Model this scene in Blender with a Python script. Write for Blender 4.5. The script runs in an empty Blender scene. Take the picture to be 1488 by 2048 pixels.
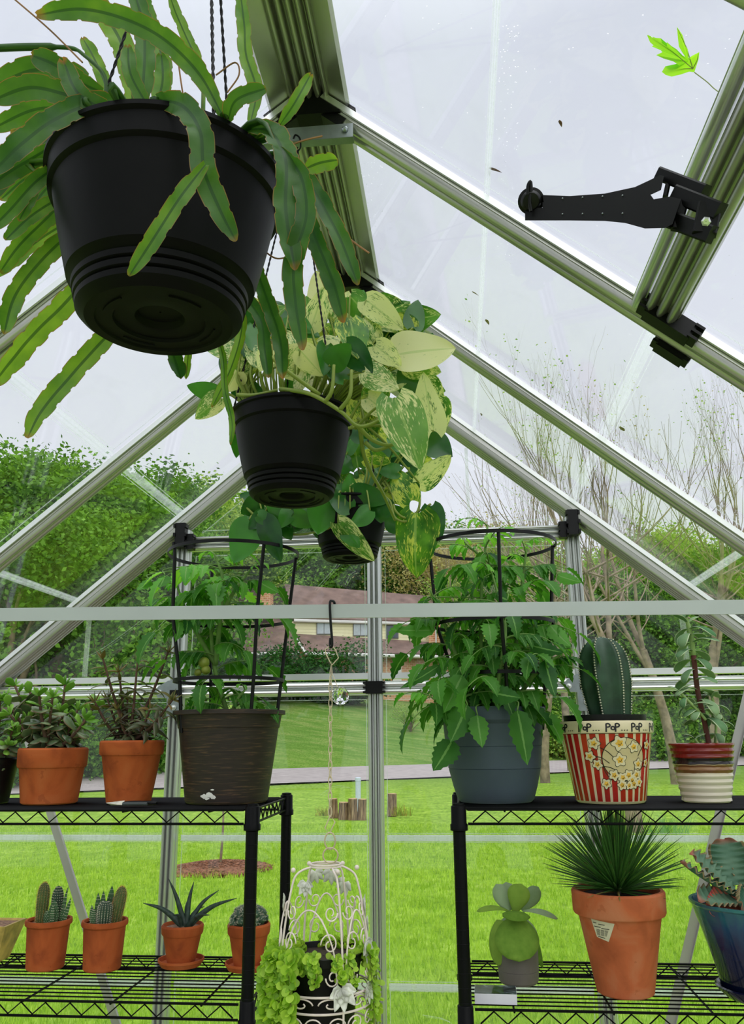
import bpy, math, random
import numpy as np
from mathutils import Vector, Matrix, noise
PI = math.pi
# ------------------------------------------------------------------ camera
SC = bpy.context.scene
COL = SC.collection
CF, CP, CY, CR, CZ = 1663.0, 0.2663, 0.0963, -0.0097, 1.55      # focal length in px, pitch, yaw, roll, height
_F = np.array([-math.sin(CY)*math.cos(CP), math.cos(CY)*math.cos(CP), math.sin(CP)])
_rt = np.array([math.cos(CY), math.sin(CY), 0.0]); _up = np.cross(_rt, _F)
_RT = math.cos(CR)*_rt + math.sin(CR)*_up
_UP = -math.sin(CR)*_rt + math.cos(CR)*_up
cam = bpy.data.cameras.new('camera'); camo = bpy.data.objects.new('camera', cam); COL.objects.link(camo)
M3 = Matrix(((_RT[0], _UP[0], -_F[0]), (_RT[1], _UP[1], -_F[1]), (_RT[2], _UP[2], -_F[2])))
camo.matrix_world = Matrix.Translation((0, 0, CZ)) @ M3.to_4x4()
cam.sensor_fit = 'VERTICAL'; cam.sensor_height = 36.0; cam.lens = 36.0*CF/2048
cam.clip_start = 0.02; cam.clip_end = 600
SC.camera = camo
# ------------------------------------------------------------------ sky, light, exposure
SC.view_settings.view_transform = 'Standard'; SC.view_settings.look = 'None'
SC.view_settings.exposure = 0.0; SC.view_settings.gamma = 1.0; SC.view_settings.use_curve_mapping = False
def setup_world():
    w = bpy.data.worlds.new('overcast'); SC.world = w; w.use_nodes = True
    N = w.node_tree.nodes; L = w.node_tree.links; N.clear()
    out = N.new('ShaderNodeOutputWorld'); bg = N.new('ShaderNodeBackground'); tc = N.new('ShaderNodeTexCoord')
    sx = N.new('ShaderNodeSeparateXYZ'); L.new(tc.outputs['Generated'], sx.inputs[0])
    r = N.new('ShaderNodeValToRGB'); L.new(sx.outputs['Z'], r.inputs[0])
    e = r.color_ramp.elements
    e[0].position = 0.0; e[0].color = (0.84, 0.86, 0.90, 1)
    e[1].position = 1.0; e[1].color = (1.9, 1.93, 2.05, 1)
    m = e.new(0.3); m.color = (0.80, 0.82, 0.90, 1)
    m = e.new(0.7); m.color = (0.80, 0.83, 0.94, 1)
    nz = N.new('ShaderNodeTexNoise'); nz.inputs['Scale'].default_value = 1.6; nz.inputs['Detail'].default_value = 3
    mp = N.new('ShaderNodeMapping'); mp.inputs['Scale'].default_value = (1, 1, 2.4)
    L.new(tc.outputs['Generated'], mp.inputs[0]); L.new(mp.outputs[0], nz.inputs['Vector'])
    mr = N.new('ShaderNodeMapRange'); mr.inputs[1].default_value = 0.3; mr.inputs[2].default_value = 0.7
    mr.inputs[3].default_value = 0.92; mr.inputs[4].default_value = 1.06
    L.new(nz.outputs[0], mr.inputs[0])
    mx = N.new('ShaderNodeVectorMath'); mx.operation = 'SCALE'
    L.new(r.outputs[0], mx.inputs[0]); L.new(mr.outputs[0], mx.inputs['Scale'])
    L.new(mx.outputs[0], bg.inputs[0]); bg.inputs[1].default_value = 1.0
    L.new(bg.outputs[0], out.inputs[0])
setup_world()
sl = bpy.data.lights.new('overcast_sun', 'SUN'); sl.energy = 1.5; sl.angle = math.radians(75); sl.color = (1.0, 0.98, 0.94)
so = bpy.data.objects.new('overcast_sun', sl); COL.objects.link(so)
so.rotation_euler = Vector((-0.35, 0.75, -1.0)).to_track_quat('-Z', 'Y').to_euler()
SC.cycles.max_bounces = 8; SC.cycles.transparent_max_bounces = 16
# ------------------------------------------------------------------ helpers
rng = random.Random(7)
def U(a, b): return rng.uniform(a, b)
def V(*a): return Vector(a)
def ray(px, py): return _F + (px-744)/CF*_RT - (py-1024)/CF*_UP
def A(px, py, Y):
    d = ray(px, py); d = d*Y/d[1]; return Vector((d[0], d[1], d[2]+CZ))
def G(px, py, z):
    d = ray(px, py); d = d*(z-CZ)/d[2]; return Vector((d[0], d[1], z))
def pxm(p):
    return CF/float(np.dot(np.array(p)-np.array((0, 0, CZ)), _F))   # pixels per metre at a point
def nrm(v): v = Vector(v); return v.normalized() if v.length > 1e-9 else Vector((0, 0, 1))
def lerp(a, b, t): return a+(b-a)*t
def spl(P, n=6):
    P = [Vector(p) for p in P]
    if len(P) < 3: return [P[0].lerp(P[-1], i/n) for i in range(n+1)]
    Q = [2*P[0]-P[1]]+P+[2*P[-1]-P[-2]]; o = []
    for i in range(1, len(Q)-2):
        for k in range(n):
            t = k/n; a, b, c, d = Q[i-1], Q[i], Q[i+1], Q[i+2]
            o.append(0.5*((2*b)+(c-a)*t+(2*a-5*b+4*c-d)*t*t+(3*b-a-3*c+d)*t**3))
    o.append(P[-1]); return o
WL = {}
class MB:
    def __init__(s): s.v = []; s.f = []; s.m = []; s.a = []; s.cm = 0; s.ca = (0., 0., 0.)
    def add(s, vs, fs, att=None):
        n = len(s.v); s.v.extend([tuple(x) for x in vs])
        s.a.extend(att if att else [s.ca]*len(vs))
        for f in fs: s.f.append(tuple(n+i for i in f)); s.m.append(s.cm)
    def box(s, c, d, R=None):
        c = Vector(c); vs = []
        for z in (-1, 1):
            for y in (-1, 1):
                for x in (-1, 1):
                    p = Vector((x*d[0]/2, y*d[1]/2, z*d[2]/2)); vs.append(c+(R @ p if R else p))
        s.add(vs, [(0, 2, 3, 1), (4, 5, 7, 6), (0, 1, 5, 4), (2, 6, 7, 3), (0, 4, 6, 2), (1, 3, 7, 5)])
    def ext(s, cs, p0, p1, up, side=None):
        p0 = Vector(p0); p1 = Vector(p1); t = (p1-p0).normalized(); up = Vector(up)
        up = (up-t*up.dot(t)).normalized(); sd = t.cross(up)
        n = len(cs); vs = [p0+sd*a+up*b for a, b in cs]+[p1+sd*a+up*b for a, b in cs]
        s.add(vs, [(i, (i+1) % n, n+(i+1) % n, n+i) for i in range(n)]+[tuple(range(n))[::-1], tuple(range(n, 2*n))])
    def tube(s, P, r, k=6, cap=True, close=False, ref=None, flat=1.0):
        P = [Vector(p) for p in P]; n = len(P)
        rr = r if hasattr(r, '__len__') else [r]*n
        vs = []; at = []; t0 = None; u = None
        for i in range(n):
            if close: t = P[(i+1) % n]-P[i-1]
            else: t = P[min(i+1, n-1)]-P[max(i-1, 0)]
            t = nrm(t)
            if u is None:
                u = Vector(ref) if ref else (Vector((0, 0, 1)) if abs(t.z) < .9 else Vector((1, 0, 0)))
            u = nrm(u-t*u.dot(t)); w = t.cross(u)
            for j in range(k):
                a = 2*PI*j/k; vs.append(P[i]+(u*math.cos(a)*flat+w*math.sin(a))*rr[i]); at.append((j/k, i/max(1, n-1), s.ca[2]))
        fs = []
        for i in range(n-1 if not close else n):
            for j in range(k):
                a = i*k+j; b = i*k+(j+1) % k; c = ((i+1) % n)*k+(j+1) % k; d = ((i+1) % n)*k+j; fs.append((a, b, c, d))
        if cap and not close: fs += [tuple(range(k))[::-1], tuple(range((n-1)*k, n*k))]
        s.add(vs, fs, at)
    def ring(s, c, R, r, n=32, k=6, ax=None, ell=1.0):
        c = Vector(c); ax = nrm(ax or (0, 0, 1)); u = ax.orthogonal().normalized() if abs(ax.z) < .99 else Vector((1, 0, 0)); w = ax.cross(u)
        s.tube([c+u*math.cos(2*PI*i/n)*R+w*math.sin(2*PI*i/n)*R*ell for i in range(n)], r, k, close=True, ref=ax)
    def lathe(s, c, prof, n=48, ax=None, mod=None, cap=True):
        c = Vector(c); vs = []; at = []; fs = []
        q = Vector((0, 0, 1)).rotation_difference(nrm(ax)) if ax is not None else None
        for i, (r, z) in enumerate(prof):
            for j in range(n):
                a = 2*PI*j/n; rr = r*(mod(a, i/(len(prof)-1)) if mod else 1)
                p = Vector((rr*math.cos(a), rr*math.sin(a), z))
                if q: p = q @ p
                vs.append(c+p); at.append((j/n, i/(len(prof)-1), s.ca[2]))
        for i in range(len(prof)-1):
            for j in range(n): fs.append((i*n+j, i*n+(j+1) % n, (i+1)*n+(j+1) % n, (i+1)*n+j))
        if cap: fs += [tuple(range(n))[::-1], tuple(range((len(prof)-1)*n, len(prof)*n))]
        s.add(vs, fs, at)
    def ball(s, c, r, n=8, k=10, sc=(1, 1, 1), ax=None):
        s2 = [(math.sin(PI*i/n)*r+1e-5, -math.cos(PI*i/n)*r*sc[2]) for i in range(n+1)]
        s.lathe(c, [(a*sc[0], b) for a, b in s2], k, ax)
    def leaf(s, o, f, nn, L, W, shape='heart', ns=8, nu=4, curl=0.0, fold=0.0, wave=0.0, wn=3, th=0.0, rnd=None, teeth=0, path=None, cup=0.0):
        """a leaf lamina; shape = outline, curl bends it towards -nn along its length (radians), th = thickness (closed)"""
        o = Vector(o); f = nrm(f); nn = Vector(nn); nn = nrm(nn-f*nn.dot(f)); sd = f.cross(nn)
        r = rng.random() if rnd is None else rnd
        def w(t):
            if shape == 'heart': return (math.sin(PI*min(1, t+.015)**.60))**.62*(1-.10*t) if t < .98 else 0
            if shape == 'oval': return math.sin(PI*min(1, t*.93+.05))**.6 if t < .999 else 0.02
            if shape == 'obov': return math.sin(PI*(t**1.5*.90+.045))**.7 if t < .999 else .03
            if shape == 'lance': return (math.sin(PI*t**.6))**.9+.03 if t < .999 else 0
            if shape == 'strap': return min(1, .45+t*3)*(1 if t < .7 else max(0, 1-((t-.7)/.3)**2)**.6)
            if shape == 'blade': return (1-t)**.7*.9+.02
            if shape == 'round': return math.sqrt(max(0, 1-(2*min(1, max(0, t*.98+.01))-1)**2))
        pts = []; p = o.copy(); d = f.copy(); n2 = nn.copy()
        for i in range(ns+1):
            t = i/ns; pts.append((p.copy(), d.copy(), n2.copy()))
            q = Matrix.Rotation(-curl/ns*(1.0 if curl else 0), 3, sd)
            d = q @ d; n2 = q @ n2; p = p+d*(L/ns)
        vs = []; at = []
        for i, (p, d, n2) in enumerate(pts):
            t = i/ns; ww = w(t)*W/2
            if teeth and 0 < i < ns: ww *= (1.0 if i % 2 else 1-teeth)
            for j in range(nu+1):
                u = 2*j/nu-1
                h = -fold*abs(u)*ww*-1+cup*u*u*ww
                if wave: h += wave*math.sin(t*wn*2*PI+(0 if u > 0 else 1.3)+r*6)*abs(u)**1.5*W*.5
                back = -0.12*L*(abs(u)**2)*(1-t)**3 if shape == 'heart' else 0
                vs.append((p+sd*u*ww+n2*h+d*back, n2, (1-u*u)*th*max(.15, min(1, ww/(W/2)*1.1)))); at.append((u*.5+.5, t, r))
        k = nu+1; fs = [(i*k+j, i*k+j+1, (i+1)*k+j+1, (i+1)*k+j) for i in range(ns) for j in range(nu)]
        if th:
            top = [a+n*(h*.55+1e-4) for a, n, h in vs]; bot = [a-n*(h*.45+1e-4) for a, n, h in vs]
            m = len(top); fs2 = fs+[tuple(m+x for x in q[::-1]) for q in fs]
            for i in range(ns):
                fs2 += [(i*k, (i+1)*k, m+(i+1)*k, m+i*k), ((i+1)*k-1, m+(i+1)*k-1, m+(i+2)*k-1, (i+2)*k-1)]
            for j in range(nu):
                fs2 += [(j+1, j, m+j, m+j+1), (ns*k+j, ns*k+j+1, m+ns*k+j+1, m+ns*k+j)]
            s.add(top+bot, fs2, at+at)
        else: s.add([a for a, n, h in vs], fs, at)
        return pts[-1][0]
    def build(s, name, mats, parent=None, smooth=True, sharp=40, loc=None, kind=None):
        if not isinstance(mats, (list, tuple)): mats = [mats]
        co = np.array(s.v, dtype=np.float32).reshape(-1, 3)
        if parent is not None: base = WL[parent.name]
        else:
            base = Vector(loc) if loc is not None else Vector(((co[:, 0].min()+co[:, 0].max())/2, (co[:, 1].min()+co[:, 1].max())/2, co[:, 2].min()))
        co = co-np.array(base, dtype=np.float32)
        me = bpy.data.meshes.new(name); me.from_pydata(co.tolist(), [], s.f)
        for m in mats: me.materials.append(m)
        if len(mats) > 1: me.polygons.foreach_set('material_index', s.m)
        at = me.attributes.new('luv', 'FLOAT_VECTOR', 'POINT'); at.data.foreach_set('vector', np.array(s.a, dtype=np.float32).ravel())
        if smooth:
            me.polygons.foreach_set('use_smooth', [True]*len(me.polygons))
            if sharp: me.set_sharp_from_angle(angle=math.radians(sharp))
        me.update()
        o = bpy.data.objects.new(name, me); COL.objects.link(o)
        if parent is not None: o.parent = parent
        else: o.location = base
        WL[o.name] = Vector(base)
        if kind: o['kind'] = kind
        return o
def tag(o, label, cat, group=None, kind=None):
    o['label'] = label; o['category'] = cat
    if group: o['group'] = group
    if kind: o['kind'] = kind
    return o
def thing(name, label, cat, loc, group=None):
    o = bpy.data.objects.new(name, None); COL.objects.link(o); o.location = loc; o.empty_display_size = .05
    WL[o.name] = Vector(loc); return tag(o, label, cat, group)
def struct(o): o['kind'] = 'structure'; return o
def copy_tree(o, loc, rz=0, sc=1, parent=None):
    c = o.copy(); COL.objects.link(c)
    if parent is None: c.location = loc; c.rotation_euler = (0, 0, rz); c.scale = (sc, sc, sc) if not hasattr(sc, '__len__') else sc
    else: c.parent = parent
    for ch in list(o.children): copy_tree(ch, None, parent=c)
    return c
# ------------------------------------------------------------------ materials
def lin(r, g, b):
    f = lambda c: (c/255/12.92) if c/255 <= .04045 else ((c/255+.055)/1.055)**2.4
    return (f(r), f(g), f(b), 1)
class NT:
    def __init__(s, name):
        s.m = bpy.data.materials.new(name); s.m.use_nodes = True; s.N = s.m.node_tree.nodes; s.L = s.m.node_tree.links; s.N.clear()
        s.out = s.N.new('ShaderNodeOutputMaterial')
    def n(s, t, **k):
        x = s.N.new('ShaderNode'+t)
        for a, b in k.items():
            if a.startswith('_'): setattr(x, a[1:], b)
            else: s.set(x.inputs[a.replace('__', ' ')], b)
        return x
    def set(s, i, b):
        if hasattr(b, 'is_output') or isinstance(b, bpy.types.NodeSocket): s.L.new(b, i)
        else: i.default_value = b
    def co(s): return s.n('TexCoord').outputs['Object']
    def uv(s):
        a = s.n('Attribute', _attribute_name='luv', _attribute_type='GEOMETRY'); x = s.n('SeparateXYZ'); s.L.new(a.outputs['Vector'], x.inputs[0]); return x.outputs
    def noise(s, sc, det=3, vec=None, dist=0, st=None):
        v = vec or s.co()
        if st:
            mp = s.n('Mapping', Scale=st); s.L.new(v, mp.inputs[0]); v = mp.outputs[0]
        return s.n('TexNoise', Vector=v, Scale=sc, Detail=det, Distortion=dist).outputs[0]
    def ramp(s, fac, stops, const=False):
        r = s.n('ValToRGB'); s.set(r.inputs[0], fac); e = r.color_ramp.elements
        if const: r.color_ramp.interpolation = 'CONSTANT'
        e[0].position = stops[0][0]; e[0].color = stops[0][1]; e[1].position = stops[-1][0]; e[1].color = stops[-1][1]
        for p, c in stops[1:-1]: x = e.new(p); x.color = c
        return r.outputs[0]
    def mix(s, fac, a, b, bt='MIX'):
        m = s.n('Mix', _data_type='RGBA', _blend_type=bt); s.set(m.inputs[0], fac); s.set(m.inputs[6], a); s.set(m.inputs[7], b); return m.outputs[2]
    def math(s, op, a, b=0, c=0, clamp=False):
        m = s.n('Math', _operation=op, _use_clamp=clamp); s.set(m.inputs[0], a); s.set(m.inputs[1], b); s.set(m.inputs[2], c); return m.outputs[0]
    def bump(s, h, st=.3, d=.002):
        return s.n('Bump', Height=h, Strength=st, Distance=d).outputs[0]
    def pbr(s, col, rough=.5, metal=0, normal=None, spec=.5, **k):
        b = s.n('BsdfPrincipled'); s.set(b.inputs['Base Color'], col); s.set(b.inputs['Roughness'], rough); s.set(b.inputs['Metallic'], metal)
        s.set(b.inputs['Specular IOR Level'], spec)
        if normal: s.set(b.inputs['Normal'], normal)
        for a, v in k.items(): s.set(b.inputs[a.replace('_', ' ')], v)
        return b.outputs[0]
    def done(s, sh): s.L.new(sh, s.out.inputs[0]); return s.m
def mat_plain(name, col, rough=.5, metal=0, var=.12, sc=30, bump=0, spec=.5, **k):
    t = NT(name); nz = t.noise(sc, 4)
    c2 = tuple([min(1, x*(1+var*1.5)) for x in col[:3]]+[1]); c1 = tuple([x*(1-var*1.5) for x in col[:3]]+[1])
    c = t.ramp(nz, [(.3, c1), (.7, c2)])
    return t.done(t.pbr(c, rough, metal, t.bump(nz, bump) if bump else None, spec, **k))
def mat_leaf(name, c1, c2, edge=None, trans=.35, rough=.45, tip=None, vein=None, tcol=None, spec=.4, sc=18):
    t = NT(name); uv = t.uv(); nz = t.noise(sc, 3)
    f = t.math('ADD', t.math('MULTIPLY', nz, .6), t.math('MULTIPLY', uv[2], .5), clamp=True)
    c = t.ramp(f, [(.25, c1), (.8, c2)])
    e = t.math('ABSOLUTE', t.math('SUBTRACT', t.math('MULTIPLY', uv[0], 2), 1))
    if vein: c = t.mix(t.math('LESS_THAN', e, .09), c, vein)
    if edge: c = t.mix(t.math('MULTIPLY', t.math('GREATER_THAN', e, .86), .8), c, edge)
    if tip:
        tf = t.n('MapRange', Value=t.math('ADD', uv[1], t.math('MULTIPLY', t.noise(40, 2), .15))); tf.inputs[1].default_value = .93; tf.inputs[2].default_value = 1.08
        c = t.mix(tf.outputs[0], c, tip)
    p = t.pbr(c, rough, 0, t.bump(t.noise(60, 3), .15, .001), spec)
    if trans:
        tr = t.n('BsdfTranslucent'); tc = t.mix(1.0, c, tcol or (1.0, 1.0, .55, 1), 'MULTIPLY')
        sc_ = t.n('VectorMath', _operation='SCALE'); t.L.new(tc, sc_.inputs[0]); sc_.inputs['Scale'].default_value = 1.9
        t.L.new(sc_.outputs[0], tr.inputs[0])
        m = t.n('MixShader'); m.inputs[0].default_value = trans; t.L.new(p, m.inputs[1]); t.L.new(tr.outputs[0], m.inputs[2]); p = m.outputs[0]
    return t.done(p)
def mat_pothos(name, green1, green2, cream, amount):
    t = NT(name); uv = t.uv()
    cb = t.n('CombineXYZ'); t.L.new(uv[0], cb.inputs[0]); t.L.new(uv[1], cb.inputs[1]); t.L.new(t.math('MULTIPLY', uv[2], 37), cb.inputs[2])
    big = t.n('TexNoise', Vector=cb.outputs[0], Scale=2.3, Detail=5, Distortion=.6)
    mp = t.n('Mapping', Scale=(20, 7, 1)); t.L.new(cb.outputs[0], mp.inputs[0])
    fine = t.n('TexNoise', Vector=mp.outputs[0], Scale=1.6, Detail=4)
    f = t.math('ADD', t.math('ADD', t.math('MULTIPLY', big.outputs[0], .62), t.math('MULTIPLY', fine.outputs[0], .62)), t.math('MULTIPLY', t.math('SUBTRACT', uv[2], .5), .26))
    th = t.n('MapRange', Value=f); th.inputs[1].default_value = amount-.02; th.inputs[2].default_value = amount+.04
    g = t.ramp(t.noise(30, 2), [(.3, green1), (.7, green2)])
    c = t.mix(th.outputs[0], g, cream)
    e = t.math('ABSOLUTE', t.math('SUBTRACT', t.math('MULTIPLY', uv[0], 2), 1))
    c = t.mix(t.math('MULTIPLY', t.math('LESS_THAN', e, .06), .5), c, lin(170, 195, 110))
    p = t.pbr(c, .3, 0, t.bump(fine.outputs[0], .12, .001), .5)
    tr = t.n('BsdfTranslucent'); s = t.n('VectorMath', _operation='MULTIPLY'); t.L.new(c, s.inputs[0]); s.inputs[1].default_value = (1.5, 1.6, .8); t.L.new(s.outputs[0], tr.inputs[0])
    m = t.n('MixShader'); m.inputs[0].default_value = .4; t.L.new(p, m.inputs[1]); t.L.new(tr.outputs[0], m.inputs[2])
    return t.done(m.outputs[0])
def mat_glass():
    t = NT('clear_panel')
    tr = t.n('BsdfTransparent'); tr.inputs[0].default_value = (.975, .985, .985, 1)
    gl = t.n('BsdfGlossy', Roughness=.03); gl.inputs[0].default_value = (1, 1, 1, 1)
    ge = t.n('NewGeometry'); dt = t.n('VectorMath', _operation='DOT_PRODUCT'); t.L.new(ge.outputs['Normal'], dt.inputs[0]); t.L.new(ge.outputs['Incoming'], dt.inputs[1])
    fr = t.math('ADD', .022, t.math('MULTIPLY', .8, t.math('POWER', t.math('SUBTRACT', 1, t.math('ABSOLUTE', dt.outputs['Value'])), 5)))
    m = t.n('MixShader'); t.L.new(fr, m.inputs[0]); t.L.new(tr.outputs[0], m.inputs[1]); t.L.new(gl.outputs[0], m.inputs[2])
    df = t.n('BsdfDiffuse'); df.inputs[0].default_value = (.8, .82, .82, 1)
    nz = t.ramp(t.noise(5, 5, dist=1.5), [(.5, (0, 0, 0, 1)), (.85, (.035, .035, .035, 1))])
    m2 = t.n('MixShader'); t.L.new(nz, m2.inputs[0]); t.L.new(m.outputs[0], m2.inputs[1]); t.L.new(df.outputs[0], m2.inputs[2])
    return t.done(m2.outputs[0])
def mat_clear(name, op, col=(.9, .95, .93, 1)):
    t = NT(name)
    tr = t.n('BsdfTransparent'); gl = t.n('BsdfGlossy', Roughness=.18); gl.inputs[0].default_value = col
    df = t.n('BsdfTranslucent'); df.inputs[0].default_value = col
    a = t.n('MixShader'); a.inputs[0].default_value = .8; t.L.new(gl.outputs[0], a.inputs[1]); t.L.new(df.outputs[0], a.inputs[2])
    m = t.n('MixShader'); t.L.new(t.math('MULTIPLY', t.noise(60, 3, st=(1, 1, .2)), op*2, clamp=True), m.inputs[0]); t.L.new(tr.outputs[0], m.inputs[1]); t.L.new(a.outputs[0], m.inputs[2])
    return t.done(m.outputs[0])
def mat_terracotta(name, base=(178, 88, 42), dark=(128, 56, 26), lite=(200, 122, 76)):
    t = NT(name); a = t.noise(13, 6, dist=.6); b = t.noise(45, 4)
    c = t.ramp(a, [(.28, lin(*dark)), (.5, lin(*base)), (.74, lin(*[(x+y)//2 for x, y in zip(base, lite)])), (.86, lin(*lite))])
    c = t.mix(t.math('MULTIPLY', t.math('GREATER_THAN', b, .66), .35), c, lin(*dark))
    return t.done(t.pbr(c, .82, 0, t.bump(b, .25, .001), .25))
def mat_alu(name, col, rough, aniso=(1, 1, 1)):
    t = NT(name); nz = t.noise(220, 2, st=aniso)
    c = t.ramp(t.noise(4, 3), [(.3, tuple(x*.86 for x in col[:3])+(1,)), (.7, col)])
    return t.done(t.pbr(c, rough, .8))
MAT = {}
MAT['alu'] = mat_alu('aluminium', (.52, .52, .49, 1), .30)  # frame metal darkened: shade of the rafter undersides put into the colour
MAT['alu_post'] = mat_alu('post_aluminium', (.66, .68, .66, 1), .32)  # paler copy of the frame metal: sky reflection on uprights painted in
MAT['alu_lt'] = mat_alu('bright_aluminium', (.88, .90, .89, 1), .33)
MAT['alu_bar'] = mat_plain('satin_aluminium', (.47, .51, .49, 1), .38, .35, .04, 6)
MAT['brace'] = mat_plain('brace_aluminium', (.50, .48, .47, 1), .35, .7, .05, 6)
MAT['zinc'] = mat_plain('zinc_plate', (.32, .36, .37, 1), .35, .8, .08, 40)  # base colour lowered to paint in the shade on the plates
MAT['black'] = mat_plain('black_plastic', (.003, .003, .0035, 1), .42, 0, .1, 40, spec=.25)
MAT['black_soft'] = mat_plain('matt_black_plastic', (.003, .003, .0035, 1), .5, 0, .15, 25, .1, spec=.12)
MAT['black_metal'] = mat_plain('black_coated_steel', (.002, .0022, .0025, 1), .4, 0, .1, 40, spec=.12)
MAT['glass'] = mat_glass()
MAT['seam'] = mat_clear('clear_seam', .24)
MAT['bead'] = mat_clear('clear_bead', .30)
MAT['seam_w'] = mat_clear('sky_white_seam', .95, (.97, 1, .99, 1))  # clear seam coloured white to stand for reflected sky
MAT['scratch'] = mat_clear('scratch', .18)
MAT['terra'] = mat_terracotta('terracotta')
MAT['terra2'] = mat_terracotta('terracotta_worn', (196, 104, 64), (160, 82, 48), (208, 158, 124))
MAT['soil'] = mat_plain('potting_soil', (.03, .018, .010, 1), .95, 0, .5, 120, .8)
MAT['gravel'] = mat_plain('soil_grit', (.28, .16, .10, 1), .9, 0, .5, 160, .8)
# ------------------------------------------------------------------ terrain
def yf(x): return 35.6+.76*x
def hgt(x, y):
    t = y-yf(x)
    if t < 0: z = 0.0
    elif t < 7: z = .045*t
    elif t < 38: z = .315+.172*(t-7)
    else: z = 5.65+.09*(t-38)
    return z
def make_ground():
    nx, ny = 150, 170
    xs = np.linspace(-95, 130, nx); ys = np.concatenate([np.linspace(-6, 30, 70), np.linspace(31, 190, ny-70)])
    mb = MB(); vs = []; at = []
    for y in ys:
        for x in xs:
            z = hgt(x, y); d = math.hypot(x, y)
            if d > 5: z += .04*noise.noise(Vector((x*.25, y*.25, 0)))*min(1, (d-5)/6)
            vs.append((x, y, z-.01)); at.append((0, 0, 0))
    fs = [(j*nx+i, j*nx+i+1, (j+1)*nx+i+1, (j+1)*nx+i) for j in range(ny-1) for i in range(nx-1)]
    mb.add(vs, fs, at)
    t = NT('lawn_turf'); a = t.noise(.35, 5); b = t.noise(14, 4, st=(1, .35, 1)); c = t.noise(2.2, 4)
    g = t.ramp(c, [(.3, lin(126, 164, 46)), (.55, lin(148, 184, 62)), (.75, lin(172, 200, 86))])
    y0 = t.n('SeparateXYZ'); t.L.new(t.co(), y0.inputs[0])
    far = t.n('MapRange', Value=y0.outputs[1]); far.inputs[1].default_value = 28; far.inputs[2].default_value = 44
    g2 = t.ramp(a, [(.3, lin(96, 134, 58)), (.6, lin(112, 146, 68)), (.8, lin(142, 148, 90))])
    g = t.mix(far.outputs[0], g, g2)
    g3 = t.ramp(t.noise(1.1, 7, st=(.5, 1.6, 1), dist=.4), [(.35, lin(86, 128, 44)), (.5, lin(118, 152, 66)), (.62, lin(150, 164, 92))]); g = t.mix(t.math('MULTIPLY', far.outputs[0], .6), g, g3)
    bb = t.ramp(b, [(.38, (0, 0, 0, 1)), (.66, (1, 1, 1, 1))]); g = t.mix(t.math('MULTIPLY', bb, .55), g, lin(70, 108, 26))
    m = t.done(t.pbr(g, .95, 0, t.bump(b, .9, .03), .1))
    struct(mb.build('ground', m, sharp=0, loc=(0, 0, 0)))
make_ground()
def make_road():
    mb = MB(); vs = []
    for i in range(80):
        x = -60+i*2.0; y = yf(x)
        bend = .6*math.sin(x*.06)
        vs += [(x, y+bend*.3, hgt(x, y)+.055), (x, y+6.8+bend*.5, hgt(x, y+6.8)+.06)]
    mb.add(vs, [(2*i, 2*i+2, 2*i+3, 2*i+1) for i in range(79)])
    struct(mb.build('driveway', mat_plain('driveway_asphalt', lin(172, 163, 161), .9, 0, .08, 3, .2), sharp=0))
make_road()
def make_grass():
    r = np.random.default_rng(3); n = 130000
    d = 3.6+(r.random(n)**1.35)*13; half = .62*d
    x = (r.random(n)*2-1)*half-.05*d; y = d
    patch = np.array([noise.noise(Vector((a*.8, b*.8, 3))) for a, b in zip(x[::10], y[::10])]).repeat(10)[:n]
    h = (.03+.035*r.random(n))*(1+.4*patch); w = .0032+.0006*d*r.random(n)
    ang = r.random(n)*PI; lean = (r.random((n, 2))-.5)*.05
    V3 = np.zeros((n, 3, 3), np.float32)
    V3[:, 0, 0] = x-np.cos(ang)*w; V3[:, 0, 1] = y-np.sin(ang)*w; V3[:, 1, 0] = x+np.cos(ang)*w; V3[:, 1, 1] = y+np.sin(ang)*w
    V3[:, 2, 0] = x+lean[:, 0]; V3[:, 2, 1] = y+lean[:, 1]; V3[:, 2, 2] = h; V3[:, :2, 2] = -.005
    me = bpy.data.meshes.new('grass_blades'); me.vertices.add(n*3); me.loops.add(n*3); me.polygons.add(n)
    me.vertices.foreach_set('co', V3.ravel()); me.loops.foreach_set('vertex_index', np.arange(n*3)); me.polygons.foreach_set('loop_start', np.arange(n)*3)
    try: me.polygons.foreach_set('loop_total', np.full(n, 3))
    except Exception: pass
    at = me.attributes.new('luv', 'FLOAT_VECTOR', 'POINT'); a = np.zeros((n, 3, 3), np.float32); a[:, 2, 1] = 1; a[:, :, 2] = r.random(n)[:, None]*.7+.3*(patch[:, None]+.5)
    at.data.foreach_set('vector', a.ravel()); me.update()
    me.materials.append(mat_leaf('grass_blade', lin(118, 160, 38), lin(180, 208, 84), trans=.25, rough=.7, spec=.1, sc=2))
    o = bpy.data.objects.new('lawn_grass', me); COL.objects.link(o)
    tag(o, 'bright green mown lawn grass growing between the glass wall and the driveway', 'grass', kind='stuff')
make_grass()
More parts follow.
